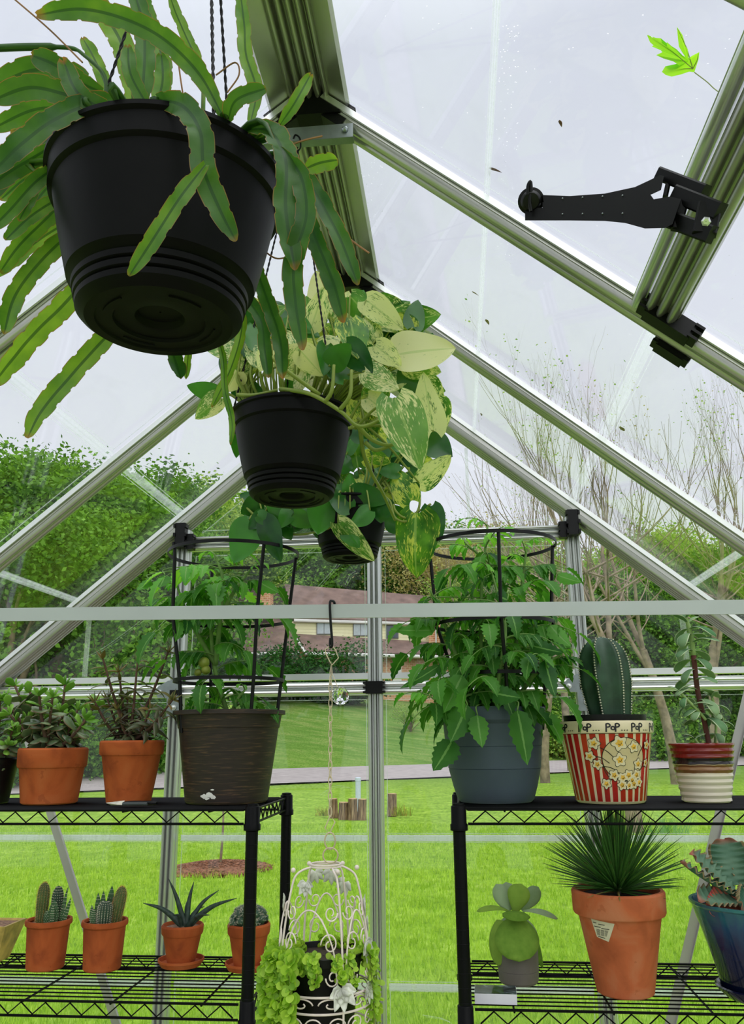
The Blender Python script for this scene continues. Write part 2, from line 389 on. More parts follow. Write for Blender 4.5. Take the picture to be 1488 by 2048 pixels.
# ------------------------------------------------------------------ trees
def branch(mb, p, d, L, r, depth, ends, spread=.55, gnarl=.18, k=5, up=.12, mind=0):
    pts = [p]; q = p.copy(); dd = d.copy(); n = 4 if depth > 1 else 3
    for i in range(n):
        dd = nrm(dd+Vector((U(-1, 1), U(-1, 1), U(-.6, 1)*.8))*gnarl+Vector((0, 0, up*.5))); q = q+dd*(L/n); pts.append(q.copy())
    r1 = r*.62
    mb.tube(pts, [lerp(r, r1, i/n) for i in range(n+1)], k if depth > 2 else (4 if depth > 1 else 3), cap=False)
    if depth <= 2: ends.append((q.copy(), dd.copy()))
    if depth <= 1: ends.append((pts[1].copy(), dd.copy()))
    if depth <= mind: return
    nc = (3 if depth > 2 else rng.choice((2, 3, 3))) if spread > .5 else rng.choice((2, 3) if depth > 3 else (2, 2, 3))
    if depth == 5:
        for i in range(4): branch(mb, pts[2+i % 2], nrm((math.cos(i*1.7), math.sin(i*1.7), .35)), L*.8, r*.4, 2, ends, spread, gnarl, k, up, mind)
    for i in range(nc):
        a = U(0, 2*PI); s = dd.orthogonal().normalized(); s = Matrix.Rotation(a, 3, dd) @ s
        nd = nrm(dd*math.cos(spread)+s*math.sin(spread)*U(.6, 1.3)+Vector((0, 0, up)))
        st = pts[-1] if i < 2 else pts[rng.choice((2, n-1))]
        branch(mb, st, nd, L*U(.62, .84), r1*U(.6, .85), depth-1, ends, spread, gnarl, k, up, mind)
def leaf_cloud(C, N, rad, size, seed, flat=.75):
    r = np.random.default_rng(seed); C = np.array([tuple(c) for c in C]); m = len(C)
    c = C[r.integers(0, m, N)]+r.normal(size=(N, 3))*np.array([rad, rad, rad*flat])
    a = r.normal(size=(N, 3)); a[:, 2] *= .6; a /= np.linalg.norm(a, axis=1)[:, None]
    b = r.normal(size=(N, 3)); b -= a*(a*b).sum(1)[:, None]; b /= np.linalg.norm(b, axis=1)[:, None]
    s = (size*(.55+.9*r.random(N)))[:, None]
    v = np.stack([c-a*s*.5, c+b*s*.32, c+a*s*.5, c-b*s*.32], 1); return v.reshape(-1, 3), r.random(N)
def quad_obj(name, v, rnd, mat, parent, base):
    n = len(v)//4; me = bpy.data.meshes.new(name); me.vertices.add(n*4); me.loops.add(n*4); me.polygons.add(n)
    me.vertices.foreach_set('co', (v-np.array(base)).astype(np.float32).ravel()); me.loops.foreach_set('vertex_index', np.arange(n*4)); me.polygons.foreach_set('loop_start', np.arange(n)*4)
    try: me.polygons.foreach_set('loop_total', np.full(n, 4))
    except Exception: pass
    at = me.attributes.new('luv', 'FLOAT_VECTOR', 'POINT'); a = np.zeros((n, 4, 3), np.float32); a[:, :, 0] = .5; a[:, 2, 1] = 1; a[:, :, 2] = rnd[:, None]
    at.data.foreach_set('vector', a.ravel()); me.update(); me.materials.append(mat)
    o = bpy.data.objects.new(name, me); COL.objects.link(o); o['kind'] = 'stuff'; o.parent = parent; WL[o.name] = Vector(base); return o
BARK = mat_plain('bark', lin(128, 112, 88), .95, 0, .3, 6, .9)
BARK2 = mat_plain('pale_bark', lin(140, 126, 104), .95, 0, .3, 5, .9)
LF = [mat_leaf('maple_leaves', lin(34, 80, 20), lin(128, 176, 66), trans=.25, rough=.6, spec=.15, sc=.6),
      mat_leaf('spring_leaves', lin(84, 132, 46), lin(170, 194, 96), trans=.3, rough=.6, spec=.15, sc=.6),
      mat_leaf('budding_leaves', lin(150, 130, 84), lin(190, 186, 124), trans=.25, rough=.7, spec=.1, sc=.6),
      mat_leaf('dark_leaves', lin(30, 68, 20), lin(92, 144, 50), trans=.25, rough=.6, spec=.15, sc=.6)]
def tree_proto(kind, seed):
    global rng
    rng = random.Random(seed); mb = MB(); ends = []
    t = thing('leafy_tree' if kind != 'bare' else 'bare_tree', 'x', 'tree', (0, 0, 0))
    if kind == 'bare':
        branch(mb, Vector((0, 0, -.1)), Vector((.02, 0, 1)), 3.9, .17, 6, ends, .36, .09, 7, .22)
    elif kind == 'leafy':
        branch(mb, Vector((0, 0, -.1)), Vector((.04, 0, 1)), 2.5, .24, 5, ends, .66, .16, 7, .10)
    mb.build('trunk', BARK2 if kind == 'bare' else BARK, t, sharp=0)
    return t, [e[0] for e in ends]
def setlabel(o, l, g): o['label'] = l; o['group'] = g
T1, e1 = tree_proto('leafy', 11); v, r_ = leaf_cloud(e1, 40000, .40, .15, 1); quad_obj('foliage', v, r_, LF[0], T1, (0, 0, 0))
T2, e2 = tree_proto('leafy', 23); v, r_ = leaf_cloud(e2, 36000, .46, .15, 2); quad_obj('foliage', v, r_, LF[1], T2, (0, 0, 0))
T3, e3 = tree_proto('leafy', 37); v, r_ = leaf_cloud(e3, 36000, .55, .16, 3); quad_obj('foliage', v, r_, LF[3], T3, (0, 0, 0))
T5, e5 = tree_proto('leafy', 51); v, r_ = leaf_cloud(e5, 12000, .5, .12, 3); quad_obj('foliage', v, r_, LF[2], T5, (0, 0, 0))
T4, e4 = tree_proto('bare', 5); v, r_ = leaf_cloud(e4, 330, .12, .06, 4); quad_obj('buds', v, r_, LF[1], T4, (0, 0, 0))
T6, e6 = tree_proto('bare', 9); v, r_ = leaf_cloud(e6, 220, .12, .06, 4); quad_obj('buds', v, r_, LF[2], T6, (0, 0, 0))
rng = random.Random(99)
used = set()
def put(T, x, y, s, label, group, rz=None, sz=None):
    z = hgt(x, y)-.05; rz = U(0, 6.28) if rz is None else rz; sc = (s, s, sz or s)
    if T.name not in used:
        used.add(T.name); o = T; o.location = (x, y, z); o.rotation_euler = (0, 0, rz); o.scale = sc
    else: o = copy_tree(T, (x, y, z), rz, sc)
    setlabel(o, label, group); return o
# crowns beyond the driveway on the left
GL = 'leafy trees beyond the driveway on the left'
for (px, y, s, T) in ((95, 34, 1.65, T1), (20, 30, 1.3, T1), (-90, 34, 1.6, T1), (190, 38, 1.5, T1), (-30, 42, 1.8, T3), (280, 46, 1.45, T1), (235, 52, 1.8, T3)):
    p = A(px, 1476, y); put(T, p.x, y, s, 'leafy green tree in the mass of trees left of the brick and yellow house', GL)
ORD = ['first', 'second', 'third', 'fourth', 'fifth', 'sixth', 'seventh', 'eighth', 'ninth', 'tenth']
def order(g, fmt):
    L_ = sorted([o for o in COL.objects if o.get('group') == g and o.parent is None], key=lambda o: o.location.x/o.location.y)
    for i, o in enumerate(L_): o['label'] = fmt % ORD[i]
GM = 'pale leafy trees left of the house'
for (px, y, s, T) in ((330, 60, 1.6, T2), (400, 66, 1.9, T2), (455, 72, 1.7, T1)):
    p = A(px, 1476, y); put(T, p.x, y, s, 'lighter green tree whose crown tops out just left of the lower hanging basket', GM)
GH = 'woodland behind the house'
for i, (px, y, s, T) in enumerate(((500, 92, 2.36, T1), (570, 96, 2.19, T3), (640, 94, 2.36, T1), (700, 98, 2.10, T2), (755, 93, 2.36, T3), (815, 97, 2.27, T1), (880, 95, 2.19, T3),
                                   (540, 108, 2.45, T3), (620, 112, 2.62, T2), (730, 112, 2.54, T1), (840, 112, 2.62, T2))):
    p = A(px, 1476, y); put(T, p.x, y, s, 'green woodland tree standing behind the roof of the distant house', GH)
GB = 'budding trees right of the house'
for (px, y, s, T) in ((890, 84, 2.09, T5), (955, 80, 2.03, T5), (1010, 88, 2.16, T5), (930, 70, 1.22, T2), (1040, 72, 1.69, T2), (1085, 66, 1.55, T1), (1000, 66, 1.15, T3)):
    p = A(px, 1476, y); put(T, p.x, y, s, 'budding or pale green tree seen above the right tomato cage', GB)
GR = 'green trees at the wood edge on the right'
for (px, y, s, T) in ((1150, 58, 1.55, T2), (1230, 56, 1.49, T1), (1310, 60, 1.69, T2), (1390, 56, 1.49, T1), (1470, 60, 1.76, T3), (1550, 56, 1.62, T1), (1270, 66, 1.76, T2), (1430, 68, 1.96, T2), (1180, 68, 1.62, T5), (1350, 70, 1.89, T5)):
    p = A(px, 1476, y); put(T, p.x, y, s, 'green tree in the wood edge beyond the driveway on the right', GR)
GT = 'bare trees in front of the wood on the right'
for (px, y, s, T, rz) in ((1085, 31, 1.12, T6, 1.2), (1180, 27, 1.05, T4, 2.2), (1345, 30, 1.2, T6, 4.0), (1420, 24, 1.05, T4, 5.1), (1495, 33, 1.25, T6, .4), (1140, 40, 1.3, T4, 3.3), (925, 52, 1.2, T6, 2)):
    p = A(px, 1476, y); put(T, p.x, y, s, 'slender bare tree with thin upright branches on the right side of the yard', GT, rz)
order(GL, 'leafy green tree beyond the driveway, %s from the left edge'); order(GM, 'pale green tree just left of the house, %s from the left')
order(GT, 'slender bare tree, %s from the left among those before the wood'); order(GB, 'budding tree above the right tomato cage, %s from the left')
order(GR, 'green tree in the wood edge on the right, %s from the left')
p = G(1272, 1665, 0)
o = copy_tree(T4, (p.x, p.y, -.03), 1.1, (.86, .86, .80)); o['label'] = 'nearest bare tree, thick pale trunk rising right behind the tall columnar cactus'; del o['group']
# undergrowth on the right and left edge
def shrub_proto(name, seed, n, rad, size, mat):
    t = thing(name, 'x', 'shrub', (0, 0, 0)); r = random.Random(seed)
    C = [(r.uniform(-1, 1)*.8, r.uniform(-1, 1)*.8, r.uniform(.15, 1.1)) for _ in range(18)]
    mb = MB()
    for c in C: mb.tube(spl([(0, 0, 0), (c[0]*.4, c[1]*.4, c[2]*.6), c], 3), [.03]*3+[.012]*4, 4, cap=False)
    mb.build('stems', BARK, t, sharp=0)
    v, r_ = leaf_cloud(C, n, rad, size, seed, .7); quad_obj('foliage', v, r_, mat, t, (0, 0, 0)); return t
S1 = shrub_proto('shrub', 3, 9000, .34, .09, LF[3]); S2 = shrub_proto('shrub', 4, 9000, .36, .09, LF[1]); S3 = shrub_proto('shrub', 5, 9000, .36, .09, LF[0])
for i in range(26):
    px = 1080+i*19+U(-8, 8); y = yf(0)+0; T = (S1, S2, S3)[i % 3]
    yy = U(46, 56); p = A(px, 1476, yy); yy = max(yy, yf(p.x)+7+U(0, 5)); p = A(px, 1476, yy)
    put(T, p.x, yy, U(1.5, 2.6), 'bush in the green undergrowth below the trees on the right', 'undergrowth on the right')
for i in range(16):
    px = -60+i*30+U(-10, 10); T = (S1, S1, S3)[i % 3]; yy = U(36, 44); p = A(px, 1476, yy); yy = yf(p.x)+9+U(0, 4); p = A(px, 1476, yy)
    put(T, p.x, yy, U(1.2, 2.0), 'dark bush beneath the leafy trees on the left', 'undergrowth on the left')

for i in range(34):
    px = 380+i*24+U(-10, 10); yy = U(84, 100) if i % 2 else U(76, 84); p = A(px, 1476, yy)
    put((S1, S3, S2)[i % 3], p.x, yy, U(3.0, 4.6), 'large bush filling the shade under the woodland behind the house', 'undergrowth behind the house')
for i in range(26):
    px = -100+i*32+U(-10, 10); yy = U(44, 54); p = A(px, 1476, yy)
    if px < 330: put((S1, S3, S1)[i % 3], p.x, yy, U(2.6, 3.8), 'large dark bush between the trunks of the trees on the left', 'tall undergrowth on the left')
for i in range(22):
    px = 1100+i*23+U(-10, 10); yy = U(60, 72); p = A(px, 1476, yy); yy = max(yy, yf(p.x)+12); p = A(px, 1476, yy)
    put((S1, S3, S2)[i % 3], p.x, yy, U(2.8, 4.2), 'large bush between the trunks of the wood on the right', 'tall undergrowth on the right')
# ------------------------------------------------------------------ house
def make_house():
    Y0 = 62.0
    def H(px, py, dy=0.0): return A(px, py, Y0+(px-600)*.012+dy)
    siding = NT('yellow_siding'); w = siding.n('TexWave', _bands_direction='Z', _wave_profile='SAW', Scale=1.3, Vector=siding.co())
    siding = siding.done(siding.pbr(siding.mix(siding.math('GREATER_THAN', w.outputs[0], .88), lin(250, 244, 200), lin(214, 206, 160)), .7))
    brick = NT('brick'); bt = brick.n('TexBrick', Scale=1.6, Vector=brick.n('Mapping', Vector=brick.co(), Rotation=(PI/2, 0, 0)).outputs[0])
    bt.inputs['Color1'].default_value = lin(222, 164, 118); bt.inputs['Color2'].default_value = lin(196, 130, 90); bt.inputs['Mortar'].default_value = lin(226, 198, 164); bt.inputs['Mortar Size'].default_value = .025
    brick = brick.done(brick.pbr(bt.outputs[0], .85))
    roof = mat_plain('roof_shingle', lin(120, 98, 90), .9, 0, .2, 1.2, .3)
    white = mat_plain('white_gutter', lin(232, 230, 226), .5, 0, .03)
    dark = mat_plain('house_window_glass', lin(96, 104, 116), .1, 0, .2, 1)
    frame = mat_plain('window_surround', lin(120, 118, 116), .5, 0, .05)
    curtain = mat_plain('curtain', lin(190, 200, 205), .8, 0, .06, 3)
    gz = hgt(4, 62)-1.5
    base = H(700, 1395); base.z = gz
    t = thing('house', 'two storey house with brown roofs, yellow siding above and brick below', 'house', base)
    def slab(name, pts, d, mat, parent=None, down=None):
        """prism: front outline pts (world), pushed back by d metres"""
        mb = MB(); n = len(pts); f = [Vector(p) for p in pts]
        if down is not None: f = [Vector(p) for p in pts]
        b = [p+Vector((0, d, 0)) for p in f]
        mb.add(f+b, [tuple(range(n)), tuple(range(n, 2*n))[::-1]]+[(i, i+n, (i+1) % n+n, (i+1) % n) for i in range(n)])
        return mb.build(name, mat, parent or t, smooth=False)
    # upper yellow storey and its wall below to ground
    w_ = slab('siding_wall', [H(590, 1242), H(592, 1300), H(880, 1305), H(880, 1243)], 7, siding)
    slab('siding_gable', [H(566, 1252, 1.0), H(591, 1303, -.02), H(591, 1240, -.02)], 5, siding)
    # brick lower storey
    def g(px): p = H(px, 1390, -2.2); p.z = gz; return p
    bw = slab('brick_wall', [H(612, 1303, -2.2), g(612), g(905), H(905, 1312, -2.2)], 6, brick)
    slab('brick_return', [H(592, 1276, -.3), H(590, 1390, 0), H(613, 1390, -2.15), H(612, 1304, -2.15)], .3, brick)
    slab('brick_pier', [H(858, 1238, -1.2), H(858, 1330, -1.2), H(880, 1330, -1.2), H(880, 1238, -1.2)], 2, brick)
    # roofs
    def roofp(name, a, b, c, d):
        mb = MB(); P = [Vector(x) for x in (a, b, c, d)]; n = (P[1]-P[0]).cross(P[2]-P[1]).normalized()*.18
        mb.add([p-n for p in P]+[p+n for p in P], [(0, 1, 2, 3), (7, 6, 5, 4), (0, 4, 5, 1), (1, 5, 6, 2), (2, 6, 7, 3), (3, 7, 4, 0)])
        return mb.build(name, roof, t, smooth=False)
    roofp('main_roof', H(568, 1172, 5), H(588, 1240, -.15), H(885, 1248, -.15), H(860, 1196, 5))
    roofp('lower_roof', H(592, 1272, -.05), H(613, 1306, -2.8), H(905, 1314, -2.8), H(890, 1290, -.05))
    roofp('wing_roof', H(470, 1218, 4.5), H(485, 1308, -3.0), H(597, 1306, -3.0), H(560, 1222, 4.5))
    def gt(px): p = H(px, 1390, -2.6); p.z = gz; return p
    slab('wing_wall', [H(488, 1308, -2.6), gt(488), gt(592), H(592, 1306, -2.6)], 6, brick)
    slab('ridge_block', [H(478, 1176, 6), H(478, 1222, 6), H(580, 1222, 6), H(572, 1178, 6)], 1.5, roof)
    mb = MB()
    for a, b in ((H(588, 1241, -.2), H(885, 1249, -.2)), (H(611, 1307, -3.0), H(905, 1315, -3.0)), (H(484, 1309, -3.2), H(598, 1307, -3.2)), (H(592, 1276, -.1), H(612, 1307, -3.0))):
        mb.tube([a, b], .13, 6)
    mb.build('gutter', white, t)
    for px, y0, y1, dy in ((617, 1308, 1350, -2.4), (872, 1250, 1330, -1.4)):
        mb = MB(); mb.tube([H(px, y0, dy), H(px, y1, dy)], .06, 6); mb.build('downspout', white, t)
    ch = slab('chimney', [H(519, 1180, 1), H(519, 1236, 1), H(540, 1236, 1), H(540, 1180, 1)], 1.2, brick)
    slab('chimney_cap', [H(527, 1168, .9), H(527, 1181, .9), H(546, 1181, .9), H(546, 1168, .9)], 1.3, white, ch)
    def win(x0, y0, x1, y1, dy, m=dark):
        f = slab('window', [H(x0, y0, dy), H(x0, y1, dy), H(x1, y1, dy), H(x1, y0, dy)], .12, frame)
        k = 1.6; mid = (x0+x1)/2
        for a, b in ((x0+k, mid-.6), (mid+.6, x1-k)):
            slab('pane', [H(a, y0+k, dy-.03), H(a, y1-k, dy-.03), H(b, y1-k, dy-.03), H(b, y0+k, dy-.03)], .05, m, f)
    win(633, 1243, 663, 1269, -.1, curtain); win(706, 1247, 736, 1272, -.1, curtain); win(772, 1250, 797, 1277, -.1)
    win(709, 1312, 730, 1351, -2.3); win(820, 1254, 840, 1277, -.1, curtain)
    d = slab('door', [H(785, 1318, -2.35), H(785, 1368, -2.35), H(803, 1368, -2.35), H(803, 1318, -2.35)], .15, white)
    return t
make_house()
JN = NT('juniper_needles'); _u = JN.uv()
mat_jun = mat_leaf('juniper_needles', lin(28, 66, 26), lin(64, 116, 48), trans=.15, rough=.6, spec=.1, sc=1)
def juniper(px, py, Y, s, label):
    p = A(px, py, Y); z = hgt(p.x, Y)-.3
    t = thing('juniper_bush', label, 'bush', (p.x, Y, z), 'dark bushes in front of the house')
    r = random.Random(int(px)); mb = MB(); C = []
    for i in range(40):
        a = r.uniform(0, 2*PI); l = s*r.uniform(.5, 1.15); e = Vector((p.x, Y, z))+Vector((math.cos(a)*l*1.5, math.sin(a)*l*.8, l*r.uniform(.25, .9)))
        mb.tube(spl([(p.x, Y, z), (Vector((p.x, Y, z))+e)*.5+Vector((0, 0, .3*s)), e], 3), [.06]*4+[.02]*3, 4, cap=False)
        for k in range(6): C.append(Vector((p.x, Y, z)).lerp(e, .35+.13*k)+Vector((0, 0, .12*s)))
    mb.build('stems', BARK, t, sharp=0)
    v, q = leaf_cloud(C, 14000, .13*s, .20, int(px), .6); quad_obj('foliage', v, q, mat_jun, t, (p.x, Y, z))
juniper(560, 1370, 57, 3.6, 'dark spreading juniper bush against the brick wall, left one')
juniper(615, 1375, 57.5, 3.1, 'dark spreading juniper bush below the brick corner of the house')
juniper(680, 1385, 57.5, 2.0, 'low dark juniper bush right of the bigger ones at the house')
juniper(480, 1370, 55, 3.6, 'dark evergreen bush behind the tomato plant at the left of the house')
juniper(410, 1385, 53, 3.4, 'dark evergreen bush furthest left of those before the house')
# ------------------------------------------------------------------ yard details
def thin_bush(px, py, Y, s, label, mat, n=900):
    p = A(px, py, Y); z = hgt(p.x, Y); b = Vector((p.x, Y, z))
    t = thing('small_bush', label, 'bush', b); r = random.Random(int(px)+5); mb = MB(); C = []
    for i in range(22):
        a = r.uniform(0, 2*PI); e = b+Vector((math.cos(a)*s*r.uniform(.2, .8), math.sin(a)*s*.6, s*r.uniform(.5, 1)))
        P = spl([b, (b+e)*.5+Vector((0, 0, .1*s)), e], 3); mb.tube(P, [.02]*3+[.008]*4, 4, cap=False); C += P[3:]
    mb.build('stems', BARK, t, sharp=0)
    v, q = leaf_cloud(C, n, .09*s, .07, 3, .8); quad_obj('foliage', v, q, mat, t, b)
thin_bush(822, 1467, 50, 1.5, 'small rounded yellow-green bush on the far lawn beyond the driveway', LF[1], 2200)
thin_bush(560, 1250, 58, 1.0, 'small leafy bush by the house', LF[0], 500)
def mulch():
    c = G(440, 1738, 0); mb = MB()
    prof = [(.62, -.01), (.58, .03), (.4, .06), (.15, .075), (.001, .08)]
    mb.lathe(c, prof, 40, cap=False, mod=lambda a, t: 1+.06*math.sin(5*a)+.04*math.sin(11*a))
    r = random.Random(4)
    for i in range(700):
        a = r.uniform(0, 2*PI); q = math.sqrt(r.random())*.66; p = c+Vector((math.cos(a)*q, math.sin(a)*q, .075*(1-(q/.66)**2)+.01))
        mb.box(p, (r.uniform(.02, .06), r.uniform(.008, .02), .008), Matrix.Rotation(r.uniform(0, 6), 3, 'Z') @ Matrix.Rotation(r.uniform(-.5, .5), 3, 'X'))
    tag(mb.build('mulch_ring', mat_plain('bark_mulch', lin(122, 82, 58), .95, 0, .45, 30, .6), sharp=30), 'round bed of brown bark mulch on the lawn around the thin sapling', 'mulch')
    mb = MB(); P = spl([c, c+Vector((.02, 0, .5)), c+Vector((0, .02, 1.1)), c+Vector((.03, 0, 1.9))], 5)
    mb.tube(P, [lerp(.018, .006, i/(len(P)-1)) for i in range(len(P))], 6)
    t = thing('sapling', 'thin young sapling standing in the mulch ring behind the left shelf', 'sapling', c)
    mb.build('stem', BARK, t)
    v, q = leaf_cloud(P[-6:], 120, .12, .05, 9); quad_obj('foliage', v, q, LF[1], t, c)
mulch()
def stump(px, wpx, top, bot, label, tilt=0):
    c = G(px, bot, 0); c.y += 0; s = pxm(c); R = wpx/2/s; h = (bot-top)/s
    mb = MB(); n = 26; r = random.Random(px)
    ph = r.uniform(0, 6)
    prof = [(R*1.08, -.02), (R*1.0, h*.3), (R*.97, h*.7), (R*.98, h)]
    mb.lathe(c, prof, n, ax=(tilt, 0, 1), mod=lambda a, t: 1+.05*math.sin(9*a+ph)+.05*math.sin(17*a)+.05*math.sin(3*a+ph), cap=True)
    t = thing('stump_log', label, 'log', c, 'upright cut logs on the lawn')
    mt = NT('rough_bark'); f = mt.noise(38, 5, st=(1, 1, .12)); cc = mt.ramp(f, [(.3, lin(64, 48, 36)), (.5, lin(132, 106, 78)), (.68, lin(172, 146, 112))])
    mb.build('bark', mt.done(mt.pbr(cc, .95, 0, mt.bump(f, 1, .03))), t, sharp=50)
    mb = MB(); mb.lathe(c+Vector((tilt*h, 0, h)), [(R*.97, 0), (R*.95, .012), (.001, .014)], n, ax=(tilt, 0, 1), cap=False)
    mb.build('cut_face', mat_plain('cut_wood', lin(188, 160, 118), .9, 0, .2, 20), t)
stump(668, 17, 1600, 1634, 'leftmost upright cut log on the lawn behind the hanging chain', -.06)
stump(687, 19, 1607, 1637, 'second and lowest of the four upright cut logs in the row', .03)
stump(706, 18, 1600, 1638, 'third upright log in the row, below the white pipe')
stump(724, 17, 1601, 1638, 'upright log ending the row at the aluminium centre post', .04)
stump(784, 18, 1590, 1630, 'single upright log right of the aluminium centre post', .02)
def pipe():
    c = G(710, 1628, 0); s = pxm(c); mb = MB(); q = c+Vector((0, .6, 0)); h = (1628-1568)/s
    mb.lathe(q, [(.06, 0), (.06, h), (.066, h), (.066, h+.07), (.05, h+.08)], 20)
    tag(mb.build('vent_pipe', mat_plain('pale_plastic_pipe', lin(196, 208, 222), .5, 0, .04)), 'pale upright plastic pipe standing behind the row of cut logs', 'pipe')
pipe()
def weeds(px, py, s, label, cat, mat, n, H, W=.012):
    c = G(px, py, 0); mb = MB(); r = random.Random(px)
    for i in range(n):
        a = r.uniform(0, 2*PI); q = r.uniform(0, s); o = c+Vector((math.cos(a)*q, math.sin(a)*q*.5, 0)); d = nrm((r.uniform(-.5, .5), r.uniform(-.3, .3), 1))
        mb.leaf(o, d, (r.uniform(-1, 1), 1, .2), H*r.uniform(.5, 1.1), W*r.uniform(.7, 1.5), 'blade', 4, 2, curl=r.uniform(.2, 1.2))
    tag(mb.build('weed_clump' if cat == 'weeds' else 'bulb_leaves', mat, sharp=0), label, cat)
WM = mat_leaf('weed_leaf', lin(96, 140, 50), lin(180, 160, 90), trans=.3)
WG = mat_leaf('daffodil_leaf', lin(96, 150, 90), lin(140, 184, 110), trans=.3)
weeds(803, 1632, .22, 'small yellowish weed clump right of the single cut log', 'weeds', WM, 60, .28)
weeds(648, 1632, .22, 'small yellowish weed clump left of the row of cut logs', 'weeds', WM, 60, .25)
weeds(1335, 1668, .38, 'clump of upright narrow green leaves beside the pale tree trunk', 'leaves', WG, 110, .40)
# ------------------------------------------------------------------ greenhouse frame
XC, HW, YB, ZA, KS = -.24, 1.25, 2.55, CZ+1.2163, .8397
ZE = ZA-KS*HW
RY = [2.55, 1.965, 1.335, .70, .055, -.565, -1.185]
def prof(w, h, lobes=3, g=.55):
    P = [(-w/2, 0), (-w/2, -h*.55)]
    lw = w/lobes
    for i in range(lobes):
        x0 = -w/2+i*lw
        for k in range(9):
            a = PI*k/8; P.append((x0+lw*(.5-.40*math.cos(a)), -h*.55-h*.45*math.sin(a)))
        if i < lobes-1: P += [(x0+lw*.95, -h*g), (x0+lw*1.05, -h*g)]
    P += [(w/2, -h*.55), (w/2, 0)]
    return P
def rz_(x): return ZA-KS*abs(x-XC)
tn = [0]
def trim(name, cs, p0, p1, up, mat='alu', sharp=35):
    mb = MB(); mb.ext(cs, p0, p1, up); tn[0] += 1
    return struct(mb.build('trim_%d' % tn[0], MAT[mat], sharp=sharp))
for i, Y in enumerate(RY):
    for sgn in (-1, 1):
        nv = Vector((sgn*KS, 0, 1)).normalized()
        if i == 0: cs = prof(.074, .045, 4); y = Y-.025; mt = 'alu'
        else: cs = prof(.046, .032, 2); y = Y; mt = 'alu'
        a = Vector((XC+sgn*.02, y, ZA-KS*.02)); b = Vector((XC+sgn*HW, y, ZE))
        trim('rafter', cs, a, b, nv, mt)
        if i == 0:                                                         # bright glazing flange on the gable rafter
            mb = MB(); mb.box((0, 0, 0), (1.6, .012, .004), None)
# ridge beam
trim('ridge', prof(.085, .04, 5), (XC, RY[0], ZA+.005), (XC, RY[-1], ZA+.005), (0, 0, 1))
for sgn in (-1, 1):
    trim('ridge_wing', [(-.03, 0), (-.03, -.01), (.03, -.01), (.03, 0)], (XC+sgn*.055, RY[0], ZA-.03), (XC+sgn*.055, RY[-1], ZA-.03), (sgn*KS, 0, 1))
    trim('eave', prof(.055, .05, 3), (XC+sgn*HW, RY[0], ZE-.0), (XC+sgn*HW, RY[-1], ZE), (sgn*1, 0, .35))
    for Y in RY: trim('side_post', prof(.045, .035, 2), (XC+sgn*(HW+.01), Y, 0), (XC+sgn*(HW+.01), Y, ZE), (sgn, 0, 0))
    trim('side_sill', prof(.05, .04, 2), (XC+sgn*(HW+.01), RY[0], .03), (XC+sgn*(HW+.01), RY[-1], .03), (sgn, 0, 0))
# gable wall: posts, rails
PX = (XC-.612, XC, XC+.612)
ZT, ZM, Z1, Z2 = CZ+.6086, CZ+.1467, CZ-.2768, CZ-.6621
for k, X in enumerate(PX):
    z1 = rz_(X)-.05 if k != 1 else ZT
    trim('gable_post', prof(.044, .035, 3), (X, YB, 0), (X, YB, z1), (0, 1, 0), 'alu_post')
for (x0, x1) in ((PX[0], PX[1]), (PX[1], PX[2])): trim('top_rail', prof(.046, .03, 3), (x0+.02, YB, ZT), (x1-.02, YB, ZT), (0, 1, 0), 'alu_post')
for x0, x1 in ((XC-HW, PX[0]-.02), (PX[0]+.02, PX[1]-.02), (PX[1]+.02, PX[2]-.02), (PX[2]+.02, XC+HW)):
    trim('mid_rail', prof(.040, .035, 2), (x0, YB, ZM), (x1, YB, ZM), (0, 1, 0), 'alu_lt')
    trim('mid_rail_cap', [(-.009, 0), (-.009, -.03), (.009, -.03), (.009, 0)], (x0, YB+.01, ZM+.036), (x1, YB+.01, ZM+.036), (0, 1, 0), 'alu_lt')
trim('gable_sill', prof(.05, .04, 2), (XC-HW, YB, .03), (XC+HW, YB, .03), (0, 1, 0))
# bright flanges along the upper side of each roof rafter
for i, Y in enumerate(RY[:4]):
    for sgn in (-1, 1):
        nv = Vector((sgn*KS, 0, 1)).normalized()
        for dy, w in ((.027 if i else .034, .0045), (-.027 if i else -.066, .0050)):
            a = Vector((XC+sgn*.03, Y+dy, ZA-KS*.03)); b = Vector((XC+sgn*HW, Y+dy, ZE))
            mb = MB(); mb.ext([(-w/2, 0), (-w/2, -.012), (w/2, -.012), (w/2, 0)], a, b, nv); tn[0] += 1
            struct(mb.build('trim_%d' % tn[0], MAT['alu_lt'], smooth=False))
# purlin under the roof vent on the right, between rafters
XPU = .375
for (ya, yb) in ((RY[2]-.025, RY[3]),):
    nv = Vector((KS, 0, 1)).normalized(); dx = nrm((1, 0, -KS))
    trim('vent_sill', prof(.060, .035, 3), Vector((XPU, ya, rz_(XPU)-.005)), Vector((XPU+.004, yb, rz_(XPU+.004)-.005)), nv)
    trim('vent_frame', prof(.022, .028, 1), Vector((XPU, ya, rz_(XPU)-.005))-dx*.045, Vector((XPU+.004, yb, rz_(XPU+.004)-.005))-dx*.045, nv, 'alu_lt')
